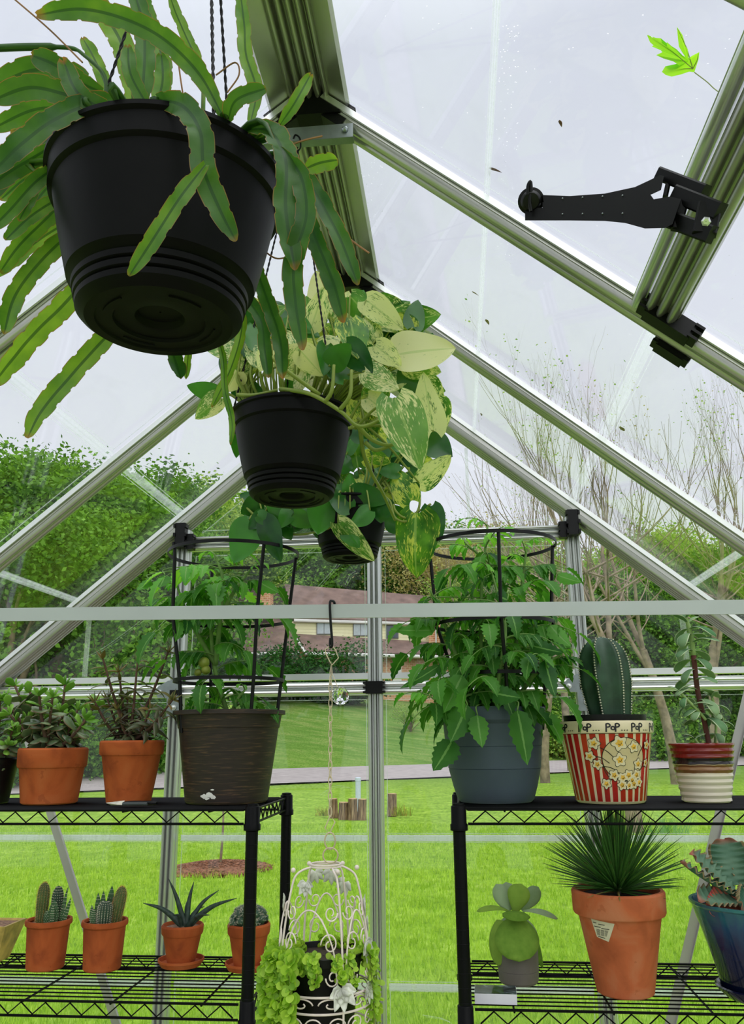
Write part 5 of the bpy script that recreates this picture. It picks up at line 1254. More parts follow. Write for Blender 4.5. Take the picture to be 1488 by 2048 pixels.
for (x0, y0, x1, y1, w, dy, nn, cu, mbx) in ((1470, 1790, 1352, 1742, 56, -.04, (0, -.2, 1), -.3, m1), (1470, 1780, 1374, 1712, 60, 0, (0, -.4, 1), -.2, m1), (1470, 1770, 1450, 1675, 80, .03, (-.2, -1, .3), .3, m1), (1500, 1780, 1500, 1690, 80, .05, (0, -1, .2), .3, m1),
    (1480, 1800, 1400, 1790, 60, -.06, (0, -.6, 1), .2, m1), (1460, 1790, 1430, 1842, 66, -.06, (-.2, -1, .2), -.2, m2), (1500, 1790, 1490, 1835, 66, -.07, (.2, -1, .2), -.2, m1), (1500, 1780, 1600, 1740, 70, 0, (0, -.3, 1), -.3, m1), (1520, 1790, 1640, 1790, 70, -.03, (0, -.2, 1), .2, m1), (1510, 1760, 1560, 1690, 70, .02, (.2, -.8, .5), 0, m1)):
    o = A(x0, y0, c.y+dy*.3); e = A(x1, y1, c.y+dy); mbx.leaf(o, e-o, nn, (e-o).length, mm(w, c), 'strap', 110, 12, curl=cu, cup=.3, wave=.16, wn=8, th=.003, rnd=r0.random())
m3.tube([c+Vector((0, 0, h*.85)), A(1490, 1790, c.y)], [.012, .016], 10); m3.build('stem', mat_plain('dark_stalk', lin(62, 58, 50), .8, 0, .2), t)
m1.build('leaves', EL, t, sharp=0); m2.build('coral_leaf', EP, t, sharp=0)
# ------------------------------------------------------------------ hanging baskets
PM = MAT['black_soft']
def basket_pot(t, c, R, H):
    rb = R*.60; P = [(.001, .012), (R*.17, .012), (R*.20, .006), (R*.22, .005), (R*.36, .005), (R*.37, .002), (R*.50, .002), (R*.51, 0), (rb*.98, 0), (rb*1.06, .004)]
    for i in range(3):
        f = .05+i*.055; rr_ = lerp(rb*1.08, R*.93, f*1.2); P += [(rr_, H*f), (rr_+.0008, H*(f+.035)), (rr_-.0016, H*(f+.045))]
    P += [(lerp(rb*1.08, R*.93, .30), H*.24), (lerp(rb*1.08, R*.93, .31)+.0022, H*.25), (lerp(rb*1.1, R*.93, .7), H*.55), (R*.915, H*.80), (R*.93, H*.805), (R*.955, H*.82), (R*.965, H*.95), (R*1.0, H*.965), (R*1.0, H*.995), (R*.985, H), (R*.95, H), (R*.93, H*.88)]
    mb = MB(); mb.lathe(c, P, 96, cap=False); b = mb.build('pot', PM, t, sharp=25)
    mb = MB(); mb.lathe(c, [(.001, H*.87), (R*.93, H*.86)], 48, cap=False); mb.build('soil', MAT['soil'], t, kind='stuff')
    for a in (.4, 2.0, 3.7, 5.2):                                      # shallow arcs moulded in the base
        mb = MB(); mb.tube([c+Vector((math.cos(a+k*.08)*R*.44, math.sin(a+k*.08)*R*.44, .0015)) for k in range(9)], .0012, 5); mb.build('base_rib', PM, b)
    return b
def cords(t, c, R, H, top, ang):
    for a in ang:
        mb = MB(); p0 = c+Vector((math.cos(a)*R*.97, math.sin(a)*R*.97, H*.97)); p1 = Vector(top); L = (p1-p0).length; n = int(L/.004)
        for k in (0, 1): mb.tube([p0.lerp(p1, i/n)+Vector((math.cos(i*1.1+k*PI), math.sin(i*1.1+k*PI), 0))*.0009 for i in range(n+1)], .0011, 5)
        mb.build('cord', MAT['black'], t, sharp=0)
    mb = MB(); mb.tube(spl([Vector(top)+Vector((0, 0, -.01)), Vector(top)+Vector((.006, 0, .0)), Vector(top)+Vector((.004, 0, .02)), Vector(top)+Vector((-.004, 0, .028)), Vector(top)+Vector((-.008, 0, .02))], 5), .0016, 6); mb.build('hook', MAT['black'], t)
C1 = A(333, 430, .70); H1 = .155; R1 = .118; C1.z = 1.937
C2 = A(585, 900, 1.335); C2.z = 1.944; R2 = .108; H2 = .150
C3 = A(700, 1080, 1.965); C3.z = 1.970; R3 = .100; H3 = .142
# -- nearest basket: strap-stemmed cactus
t1 = thing('hanging_basket', 'nearest and largest hanging black pot, with long flat green strap stems', 'hanging plant', C1, 'black hanging baskets')
basket_pot(t1, C1, R1, H1); cords(t1, C1, R1, H1, (XC-.012, RY[3]-.005, ZA-.14), (1.2, 3.0, 5.4))
SL = NT('strap_stem'); u = SL.uv(); e = SL.math('ABSOLUTE', SL.math('SUBTRACT', SL.math('MULTIPLY', u[0], 2), 1))
nz = SL.noise(35, 4); cg = SL.ramp(SL.math('ADD', SL.math('MULTIPLY', nz, .5), SL.math('MULTIPLY', u[2], .55)), [(.2, lin(40, 82, 38)), (.55, lin(84, 128, 44)), (.85, lin(140, 174, 58))])
cg = SL.mix(SL.math('MULTIPLY', SL.math('LESS_THAN', e, .13), .75), cg, lin(38, 76, 34))
cg = SL.mix(SL.math('MULTIPLY', SL.math('GREATER_THAN', SL.math('ADD', e, SL.math('MULTIPLY', nz, .12)), 1.0), .8), cg, lin(150, 110, 62))
tf = SL.n('MapRange', Value=SL.math('ADD', u[1], SL.math('MULTIPLY', nz, .10))); tf.inputs[1].default_value = 1.01; tf.inputs[2].default_value = 1.07
cg = SL.mix(tf.outputs[0], cg, lin(170, 112, 66))
pb_ = SL.pbr(cg, .42, 0, SL.bump(SL.noise(90, 3), .2, .001), .5); tr = SL.n('BsdfTranslucent'); sv = SL.n('VectorMath', _operation='MULTIPLY'); SL.L.new(cg, sv.inputs[0]); sv.inputs[1].default_value = (1.9, 2.0, 1.0); SL.L.new(sv.outputs[0], tr.inputs[0])
mxs = SL.n('MixShader'); mxs.inputs[0].default_value = .36; SL.L.new(pb_, mxs.inputs[1]); SL.L.new(tr.outputs[0], mxs.inputs[2]); SL = SL.done(mxs.outputs[0])
def strap(mb, pts, w, rnd, tw=0.0, thorn=True, r=None, ref=None):
    """ribbon with scalloped edges following px control points (x, y, Y)"""
    P = spl([A(x, y, Y) for x, y, Y in pts], 12); n = len(P); W = mm(w, P[n//2]); vs, at = [], []; ph = rnd*6
    Ls = [0]
    for i in range(1, n): Ls.append(Ls[-1]+(P[i]-P[i-1]).length)
    LT = Ls[-1]; ns = max(3, int(LT/.022)); nu = 6; N = max(n*2, 40)
    def at_(s):
        for i in range(1, n):
            if Ls[i] >= s or i == n-1:
                f = (s-Ls[i-1])/max(1e-6, Ls[i]-Ls[i-1]); return P[i-1].lerp(P[i], f), nrm(P[i]-P[i-1])
    prev = None
    for k in range(N+1):
        f = k/N; p, d = at_(f*LT); d2 = at_(min(LT, f*LT+.012))[1]; d = nrm(d+d2)
        vw = nrm(p-Vector((0, 0, CZ))); sd = nrm(d.cross(vw)); nn = nrm(sd.cross(d))
        q = Matrix.Rotation(tw*(1+.6*math.sin(f*3+ph)), 3, d); sd = q @ sd; nn = q @ nn
        if prev is not None and sd.dot(prev) < 0: sd = -sd; nn = -nn
        prev = sd
        env = min(1, .42+f*2.6) if f < .3 else 1
        if f > .72: env *= math.sqrt(max(0, 1-((f-.72)/.285)**2))
        for j in range(nu+1):
            u = 2*j/nu-1; sc = 1-(.13*(abs(math.sin(f*ns*PI+(0 if u > 0 else .9))) < .35) if abs(u) > .9 else 0)
            hh = -abs(u)*.22*W*.5+W*.07*math.sin(f*ns*PI*1.3+ph)*abs(u)
            vs.append(p+sd*u*W/2*env*sc+nn*(hh+.0012*(1-u*u))); at.append((u*.5+.5, f, rnd))
    m = nu+1; fs = [(i*m+j, i*m+j+1, (i+1)*m+j+1, (i+1)*m+j) for i in range(N) for j in range(nu)]; mb.add(vs, fs, at)
Y1 = .70
ST = [  # (control points, width px, green tone with backlighting painted in)
 ([(450, 240, .62), (400, 150, .60), (330, 80, .58), (250, 38, .57), (160, 18, .57), (72, 30, .58)], 44, .55),
 ([(250, 205, .62), (190, 205, .60), (110, 238, .58), (40, 290, .57), (-20, 350, .57)], 48, .12),
 ([(312, 198, .60), (365, 212, .575), (400, 262, .565), (408, 340, .57), (440, 420, .58), (472, 482, .59)], 52, .25),
 ([(412, 328, .565), (360, 395, .56), (305, 480, .56), (258, 552, .565)], 36, .62),
 ([(490, 258, .64), (540, 262, .62), (572, 320, .60), (572, 420, .60), (590, 540, .61)], 54, .22),
 ([(560, 300, .61), (600, 350, .60), (612, 430, .60), (588, 520, .61), (590, 600, .62), (606, 700, .63)], 44, .18),
 ([(590, 320, .64), (640, 400, .63), (682, 480, .63), (716, 570, .64)], 38, .15),
 ([(600, 400, .67), (640, 500, .66), (668, 570, .66), (688, 645, .67)], 40, .12),
 ([(500, 250, .68), (512, 180, .68), (492, 110, .68), (488, 50, .68), (478, -30, .68)], 30, .75),
 ([(560, 250, .63), (590, 205, .62), (622, 148, .62)], 26, .7),
 ([(455, 240, .62), (472, 200, .60), (532, 176, .60)], 36, .4),
 ([(610, 338, .62), (640, 326, .62), (676, 320, .62)], 36, .8),
 ([(150, 380, .72), (90, 440, .73), (40, 490, .73), (0, 545, .74)], 36, .65),
 ([(170, 425, .76), (80, 478, .77), (-15, 555, .78)], 32, .8),
 ([(155, 452, .74), (82, 522, .74), (30, 592, .75), (8, 668, .75)], 40, .62),
 ([(182, 545, .80), (129, 608, .82), (62, 675, .83), (-15, 770, .84)], 46, .85),
 ([(250, 636, .80), (193, 694, .80), (140, 753, .80), (84, 820, .80), (54, 876, .80)], 42, .8),
 ([(140, 385, .70), (91, 412, .70), (52, 440, .70), (10, 480, .70)], 32, .6),
 ([(84, 412, .76), (48, 471, .76), (3, 535, .76)], 22, .7),
 ([(78, 352, .66), (60, 398, .66), (38, 442, .66)], 24, .45),
 ([(118, 330, .66), (70, 365, .65), (20, 420, .65), (-20, 460, .65)], 34, .5),
 ([(122, 352, .75), (85, 385, .76), (60, 425, .76)], 34, .3),
 ([(190, 190, .66), (140, 150, .66), (70, 140, .65), (-20, 175, .64)], 52, .5),
 ([(205, 185, .64), (160, 165, .63), (110, 130, .62), (62, 110, .62)], 44, .3),
 ([(200, 215, .72), (120, 215, .73), (60, 222, .73), (-20, 260, .73)], 40, .45),
 ([(190, 200, .60), (140, 190, .60), (60, 175, .59), (-15, 200, .59)], 50, .35),
 ([(265, 225, .72), (262, 150, .72), (240, 80, .73), (205, 20, .73), (190, -20, .73)], 46, .9),
 ([(280, 225, .68), (288, 150, .67), (288, 60, .67), (268, -20, .67)], 42, .35),
 ([(335, 195, .76), (325, 120, .77), (300, 40, .78), (285, -20, .78)], 36, .7),
 ([(312, 215, .74), (325, 160, .74), (322, 108, .74)], 34, .65),
 ([(408, 145, .80), (378, 85, .80), (352, 25, .80), (340, -10, .80)], 24, .8),
 ([(222, 200, .78), (195, 130, .78), (165, 74, .78)], 28, .75),
 ([(330, 650, .78), (345, 700, .79), (362, 757, .79)], 34, .1),
 ([(378, 650, .82), (377, 700, .82), (372, 758, .82)], 15, .95),
 ([(470, 480, .80), (507, 530, .81), (536, 605, .82), (560, 680, .83), (566, 758, .83)], 33, .12),
 ([(470, 570, .84), (492, 596, .84), (522, 640, .85), (530, 700, .86), (537, 755, .86)], 28, .08),
 ([(472, 590, .80), (484, 650, .80), (464, 730, .80), (424, 815, .80)], 20, .85),
 ([(430, 660, .78), (446, 713, .78), (450, 780, .78), (464, 842, .79), (461, 890, .79)], 14, .6),
 ([(110, 290, .66), (60, 320, .66), (10, 350, .66), (-20, 375, .66)], 42, .25),
 ([(215, 240, .80), (150, 240, .82), (90, 252, .83), (20, 262, .83)], 36, .6),
 ([(120, 345, .80), (60, 352, .80), (0, 400, .80)], 30, .55), ([(160, 250, .68), (90, 280, .68), (30, 335, .67), (-20, 400, .67)], 34, .15),
 ([(250, 240, .60), (160, 190, .59), (130, 130, .59), (125, 120, .59)], 40, .25), ([(300, 220, .62), (262, 150, .61), (255, 90, .61)], 32, .5)]
r0 = random.Random(77); _e0 = SC
for k, (pts, w, br) in enumerate(ST):
    mb = MB(); pts = [(x, y, Y+.0) for x, y, Y in pts]
    # root every strap in the pot so none hangs free
    strap(mb, pts, w, br, r0.uniform(-.35, .35))
    p0 = A(*pts[0]); q = C1+Vector((r0.uniform(-.05, .05), r0.uniform(-.04, .04), H1*.88)); rim = Vector((p0.x-C1.x, p0.y-C1.y, 0)); rim = C1+nrm(rim)*min(rim.length, R1*.9)+Vector((0, 0, H1*1.03))
    if p0.z < C1.z+H1*1.0: rim = C1+nrm(Vector((p0.x-C1.x, p0.y-C1.y, 0)))*R1*1.03+Vector((0, 0, H1*1.04))
    mb.ca = (0.05, .3, br); mb.tube(spl([q, rim, p0], 5), [.0045]*8+[.003]*3, 6, flat=.5) if k not in (3,) else None
    mb.build('strap_stem', SL, t1, sharp=0)
mb = MB(); mb.ca = (.05, .3, .2); mb.tube(spl([A(212, 195, .68), A(208, 150, .68), A(170, 112, .68), (A(140, 96, .68)), A(60, 94, .68), A(-20, 97, .68)], 8), [.002]*22+[.0024]*6+[.004]*13, 6); mb.build('strap_stem', SL, t1, sharp=0)
mb = MB()
for P in ([(165, 125, .66), (100, 60, .66), (25, -5, .66)], [(432, 150, .7), (470, 125, .7), (478, 150, .7), (455, 185, .7)], [(355, 110, .7), (360, 150, .7), (366, 190, .7)], [(520, 495, .74), (550, 516, .74), (578, 514, .74)], [(575, 292, .62), (610, 280, .62), (645, 272, .62)], [(690, 470, .66), (715, 490, .66), (738, 506, .66)]):
    mb.tube(spl([A(*p) for p in P], 6), .0009, 5)
mb.build('dry_twigs', mat_plain('dry_root', lin(150, 110, 76), .9, 0, .2), t1, kind='stuff')
# -- trailing variegated plants
PV = mat_pothos('variegated_leaf', lin(32, 92, 26), lin(98, 156, 48), lin(222, 226, 158), .61)
PV2 = mat_pothos('mottled_leaf', lin(36, 96, 26), lin(104, 160, 40), lin(206, 212, 96), .63)
PC = mat_pothos('cream_leaf', lin(86, 138, 44), lin(118, 164, 66), lin(224, 222, 168), .56)
PG = mat_leaf('deep_green_leaf', lin(16, 70, 26), lin(66, 132, 42), trans=.3, rough=.28, spec=.55, sc=20)
PY = mat_leaf('vine', lin(120, 138, 54), lin(158, 164, 80), trans=.0, rough=.5)
BRN = 1
def vine_leaf(bk, x0, y0, x1, y1, w, Y, kind, C, R, H, r, petiole=True, curl=None, fold=None, dY=None):
    """blade from px base to px tip at depth Y with its petiole back to the pot"""
    o = A(x0, y0, Y); e = A(x1, y1, Y+(r.uniform(-.02, .02) if dY is None else dY)); f = e-o; L = f.length
    vw = nrm(o-Vector((0, 0, CZ))); nn = nrm(-vw+Vector((r.uniform(-.5, .5), 0, r.uniform(-.2, .6)))); mb = bk[kind]
    mb.leaf(o, f, nn, L*1.06, mm(w, o)*1.18, 'heart', 14, 8, curl=r.uniform(-.1, .7) if curl is None else curl, fold=r.uniform(-.3, .1) if fold is None else fold, wave=.06, wn=1.3, rnd=r.random(), cup=.1)
    if petiole:
        if petiole is True:
            a = math.atan2(o.y-C.y, o.x-C.x); q = C+Vector((math.cos(a)*R*.5, math.sin(a)*R*.5, H*.9)); m = C+Vector((math.cos(a)*R*.9, math.sin(a)*R*.9, H*1.12)); 
            P = spl([q, m.lerp(o, .25)+Vector((0, 0, .01)), o], 7)
        else: P = spl([A(*petiole), (A(*petiole)+o)*.5+Vector((0, 0, .008)), o], 5)
        bk['v'].tube(P, [lerp(.0028, .0016, i/(len(P)-1)) for i in range(len(P))], 6)
def finish(bk, t):
    for k, (nm, m) in {'c': ('cream_leaves', PC), 's': ('variegated_leaves', PV), 'm': ('mottled_leaves', PV2), 'g': ('green_leaves', PG)}.items():
        if bk[k].v: bk[k].build(nm, m, t, sharp=0)
    bk['v'].build('vine_stems', PY, t, sharp=0)
t2 = thing('hanging_basket', 'middle hanging black pot with big cream and green variegated leaves', 'hanging plant', C2, 'black hanging baskets')
basket_pot(t2, C2, R2, H2); cords(t2, C2, R2, H2, (XC-.02, RY[2]-.03, ZA-.145), (3.6, 1.9, 5.6))
bk = {k: MB() for k in 'csmgv'}; r0 = random.Random(5); Ya = 1.28
L2 = [(794, 709, 907, 690, 84, 1.22, 'c'), (790, 645, 878, 632, 58, 1.27, 's'), (812, 728, 878, 742, 46, 1.25, 'c'), (790, 796, 842, 922, 84, 1.16, 'c'), (868, 862, 846, 752, 62, 1.24, 's'), (852, 878, 902, 912, 60, 1.26, 'g'), (838, 966, 900, 914, 46, 1.26, 's'),
 (700, 636, 716, 712, 62, 1.18, 'm'), (732, 600, 800, 650, 50, 1.24, 's'), (700, 592, 748, 645, 46, 1.26, 's'), (640, 612, 634, 548, 44, 1.34, 'c'), (622, 655, 650, 575, 44, 1.25, 's'), (562, 655, 545, 594, 42, 1.3, 'g'), (470, 706, 393, 670, 44, 1.28, 'c'), (438, 790, 377, 772, 36, 1.26, 'g'), (440, 794, 392, 836, 40, 1.26, 'c'),
 (474, 742, 452, 782, 46, 1.24, 'c'), (478, 850, 470, 915, 30, 1.34, 'g'), (600, 700, 642, 750, 48, 1.17, 'c'), (652, 690, 648, 748, 38, 1.18, 'g'), (690, 690, 742, 742, 52, 1.17, 'g'), (730, 742, 796, 776, 54, 1.18, 'c'), (735, 795, 782, 832, 44, 1.2, 'c'), (718, 800, 750, 876, 60, 1.24, 'm'), (530, 722, 492, 688, 44, 1.22, 's'),
 (750, 690, 800, 730, 46, 1.2, 's'), (680, 600, 690, 650, 50, 1.28, 's'), (590, 700, 560, 640, 46, 1.22, 's'), (520, 700, 500, 650, 48, 1.24, 'g'), (560, 730, 600, 690, 42, 1.2, 'c'), (770, 640, 820, 600, 44, 1.34, 's'), (760, 660, 742, 600, 60, 1.27, 'g'), (800, 640, 760, 588, 48, 1.3, 's'), (660, 730, 700, 690, 46, 1.18, 'g'), (610, 740, 590, 790, 30, 1.19, 'c'),
 (835, 790, 800, 735, 50, 1.28, 'g'), (690, 760, 650, 720, 40, 1.2, 'g'), (545, 690, 520, 740, 40, 1.2, 's'), (500, 740, 470, 700, 38, 1.3, 's'), (640, 650, 610, 610, 44, 1.3, 'g'), (510, 650, 470, 640, 40, 1.33, 's'), (490, 690, 440, 660, 44, 1.35, 'g'), (850, 760, 880, 810, 44, 1.3, 's'), (580, 640, 600, 600, 46, 1.35, 's'),
 (480, 750, 440, 720, 40, 1.33, 'g'), (740, 720, 700, 670, 44, 1.22, 's'), (815, 800, 870, 850, 60, 1.3, 's'), (810, 870, 868, 905, 50, 1.32, 'g'), (870, 800, 885, 862, 52, 1.3, 's'), (760, 770, 730, 830, 50, 1.24, 's'), (800, 690, 845, 660, 60, 1.3, 'g'), (720, 640, 775, 615, 60, 1.3, 'c'), (830, 740, 862, 700, 48, 1.28, 's')]
for a in L2:
    pt = (706, 830, 1.22) if a[1] > 780 and a[0] > 700 else True
    vine_leaf(bk, *a[:4], a[4], a[5]+.04, a[6], C2, R2, H2, r0, petiole=pt if pt is True else (pt[0]+r0.uniform(-10, 40), pt[1]+r0.uniform(0, 30), 1.26), curl=r0.uniform(-.2, .5))
for i in range(84):
    a = r0.uniform(0, 2*PI); x = 650+r0.uniform(-190, 190); y = 700+r0.uniform(-85, 60)+abs(x-650)*.12; Yb = 1.34+r0.uniform(-.06, .12); an = r0.uniform(-2.6, .6); l = r0.uniform(46, 70)
    vine_leaf(bk, x, y, x+math.cos(an)*l, y+math.sin(an)*l, l*r0.uniform(.6, .8), Yb, r0.choice('csggsm'), C2, R2, H2, r0)
for P in ([(560, 778, 1.24), (620, 788, 1.215), (680, 822, 1.21), (715, 852, 1.215), (750, 845, 1.22), (772, 828, 1.22)], [(650, 805, 1.21), (664, 780, 1.2), (668, 730, 1.2)], [(680, 820, 1.21), (700, 790, 1.2), (703, 740, 1.2)], [(715, 852, 1.23), (745, 880, 1.25), (780, 890, 1.26), (800, 870, 1.26)],
          [(720, 856, 1.24), (728, 910, 1.3), (745, 950, 1.34), (765, 985, 1.4), (790, 1040, 1.5)], [(730, 885, 1.27), (752, 900, 1.27), (790, 888, 1.27)], [(475, 790, 1.27), (510, 790, 1.25), (555, 780, 1.25)], [(640, 790, 1.22), (560, 730, 1.2), (520, 690, 1.2)]):
    Q = spl([A(*p) for p in P], 6); bk['v'].tube(Q, [lerp(.0038, .0026, i/(len(Q)-1)) for i in range(len(Q))], 7)
finish(bk, t2)
t3 = thing('hanging_basket', 'farthest and lowest hanging black pot with trailing glossy green leaves', 'hanging plant', C3, 'black hanging baskets')
basket_pot(t3, C3, R3, H3); cords(t3, C3, R3, H3, (XC-.01, RY[1]-.03, ZA-.145), (3.4, 1.9, 5.6))
bk = {k: MB() for k in 'csmgv'}; r0 = random.Random(9)
L3 = [(822, 1002, 775, 930, 48, 1.85, 'm'), (832, 1026, 822, 1150, 88, 1.84, 'm'), (862, 1012, 878, 1080, 42, 1.84, 'g'), (770, 960, 802, 922, 40, 1.95, 'g'), (716, 935, 704, 868, 42, 1.95, 'm'), (750, 992, 733, 935, 40, 1.9, 'g'), (676, 1046, 742, 1122, 42, 1.83, 's'), (502, 1046, 470, 1122, 66, 1.86, 'g'), (528, 1040, 552, 1118, 48, 1.84, 'g'),
 (527, 1006, 480, 988, 36, 1.92, 'g'), (500, 1010, 560, 996, 40, 1.88, 'g'), (566, 1012, 540, 1065, 44, 1.86, 'g'), (606, 1030, 588, 1066, 34, 1.85, 'g'), (650, 1000, 636, 1066, 56, 1.84, 'g'), (616, 1000, 606, 1052, 48, 1.85, 'g'), (706, 985, 775, 1002, 42, 1.84, 'g'), (690, 1060, 715, 1090, 30, 1.84, 'g'), (800, 1060, 790, 1010, 50, 1.92, 'g'),
 (700, 1018, 660, 990, 40, 1.84, 'g'), (740, 1020, 700, 1050, 40, 1.83, 'g'), (560, 1030, 520, 1070, 38, 1.88, 'g'), (765, 1000, 760, 1040, 44, 1.86, 'g'), (680, 930, 690, 880, 40, 2.0, 'g'), (722, 880, 740, 840, 40, 2.0, 'm'), (790, 985, 826, 960, 44, 1.95, 'g')]
for a in L3: vine_leaf(bk, *a[:4], a[4], a[5]+.03, a[6], C3, R3, H3, r0, petiole=False if a[0] < 640 or a[0] > 790 else True)
for i in range(48):
    x = 730+r0.uniform(-75, 95); y = 940+r0.uniform(-70, 60); an = r0.uniform(-3, 1); l = r0.uniform(34, 52)
    vine_leaf(bk, x, y, x+math.cos(an)*l, y+math.sin(an)*l, l*.7, 1.97+r0.uniform(-.09, .12), r0.choice('gggmg'), C3, R3, H3, r0)
for i in range(16):
    x = 570+r0.uniform(-70, 70); y = 1020+r0.uniform(-18, 22); an = r0.uniform(.2, 2.9); l = r0.uniform(34, 48)
    vine_leaf(bk, x, y, x+math.cos(an)*l, y+math.sin(an)*l, l*.75, 1.9+r0.uniform(-.03, .03), 'g', C3, R3, H3, r0, petiole=(x+r0.uniform(-15, 15), 1040, 1.9))
for P in ([(700, 985, 1.9), (680, 1040, 1.86), (640, 1062, 1.87), (580, 1068, 1.88), (530, 1046, 1.88), (498, 1020, 1.88), (484, 998, 1.9)], [(650, 1030, 1.86), (590, 1058, 1.88), (540, 1052, 1.88), (500, 1036, 1.87)], [(745, 985, 1.88), (778, 1000, 1.86), (790, 1035, 1.86), (815, 1042, 1.86), (838, 1015, 1.86), (838, 960, 1.88)],
          [(770, 960, 1.88), (785, 990, 1.87), (790, 1020, 1.86), (812, 1036, 1.86), (838, 1022, 1.86), (862, 1008, 1.86)], [(765, 965, 1.88), (780, 985, 1.88), (800, 990, 1.88), (812, 975, 1.88)]):
    Q = spl([A(P[k][0], P[k][1], P[k][2]+.03) for k in range(len(P))], 6); bk['v'].tube(Q, .0030, 7)
finish(bk, t3)
# ------------------------------------------------------------------ roof vent opener
def vent_arm():
    t = thing('vent_opener', 'black plastic vent opener arm with knob fixed to the roof frame on the right', 'vent opener', A(1390, 430, 1.02))
    Yf, Yt = 1.00, .84; K = MAT['black']
    def AA(x, y, d=0): f = (x-1040)/(1400-1040); return A(x, y, lerp(Yf, Yt+.06, f)+d)
    def rail(pts_top, pts_bot, th, nm):
        mb = MB(); top = [AA(x, y) for x, y in pts_top]; bot = [AA(x, y) for x, y in pts_bot]; n = len(top); dv = nrm(ray(1250, 420)); dv = Vector(dv)*th
        vs = top+bot+[p+dv for p in top]+[p+dv for p in bot]
        fs = []
        for i in range(n-1): fs += [(i, i+1, n+i+1, n+i), (2*n+i, 3*n+i, 3*n+i+1, 2*n+i+1), (i, 2*n+i, 2*n+i+1, i+1), (n+i, n+i+1, 3*n+i+1, 3*n+i)]
        fs += [(0, n, 3*n, 2*n), (n-1, 3*n-1, 4*n-1, 2*n-1)]
        mb.add(vs, fs); return mb.build(nm, K, t, smooth=False)
    rail([(1085, 390), (1140, 392), (1210, 387), (1270, 374), (1300, 360), (1320, 350), (1328, 352)], [(1088, 408), (1140, 412), (1210, 410), (1270, 400), (1305, 388), (1322, 380), (1322, 380)], .012, 'arm_rail')
    rail([(1050, 415), (1140, 416), (1210, 416), (1270, 408), (1310, 398), (1340, 393), (1362, 398)], [(1050, 441), (1140, 441), (1210, 442), (1250, 446), (1290, 457), (1330, 456), (1345, 448)], .018, 'arm_rail')
    rail([(1085, 404), (1140, 408), (1210, 408), (1270, 398), (1300, 388)], [(1085, 420), (1140, 420), (1210, 420), (1270, 412), (1310, 402)], .004, 'arm_web')
    mb = MB(); p = AA(1062, 402); dv = Vector(nrm(ray(1062, 402))); R_ = mm(26, p)
    mb.lathe(p-dv*.010, [(.0005, -.002), (R_*.6, -.001), (R_*.75, .002), (R_*.8, .008), (R_, .010), (R_, .026), (R_*.9, .028), (.0005, .028)], 28, ax=dv, cap=False); kb = mb.build('knob', K, t)
    mb = MB(); up = Vector(_UP); rt = Vector(_RT); P = [p-dv*.012+up*a+rt*b for a, b in ((-.014, .0), (-.0, -.002), (.012, 0), (.020, .0), (.026, -.001), (.020, -.004), (.008, -.004))]
    mb.tube(spl(P, 4), .0024, 8); mb.build('lever', K, kb)
    for y in (397, 428):
        for x in (1125, 1165, 1205, 1245):
            mb = MB(); q = AA(x, y-(x-1125)*.05*(1 if y < 420 else .2), -.0006); mb.ball(q, .0012, 4, 8); mb.build('rivet', MAT['zinc'], t)
    # mounting bracket on the vent sill
    def blk(x0, y0, x1, y1, w, d, nm='bracket'):
        mb = MB(); a = A(x0, y0, lerp(.95, .90, (x0-1300)/140)); b = A(x1, y1, lerp(.95, .90, (x1-1300)/140)); s = nrm((b-a).cross(Vector(ray(1380, 400)))); W_ = mm(w, a)
        mb.ext([(-W_/2, -d/2), (-W_/2+.002, -d/2-.002), (W_/2-.002, -d/2-.002), (W_/2, -d/2), (W_/2, d/2), (-W_/2, d/2)], a, b, Vector(ray(1380, 400)).normalized()); return mb.build(nm, K, t, sharp=30)
    blk(1320, 348, 1412, 384, 26, .012); blk(1352, 388, 1442, 424, 34, .014); blk(1340, 350, 1330, 396, 10, .008, 'strut'); blk(1344, 440, 1425, 470, 34, .012); blk(1368, 400, 1352, 460, 20, .010, 'strut'); blk(1420, 410, 1408, 470, 46, .012)
    mb = MB(); q = A(1412, 443, .885); dv = Vector(nrm(ray(1412, 443))); mb.lathe(q, [(.0005, -.003), (.0035, -.003), (.0055, 0), (.0058, .002)], 6, ax=dv, cap=False); mb.build('bolt', MAT['alu_lt'], t, smooth=False)
vent_arm()
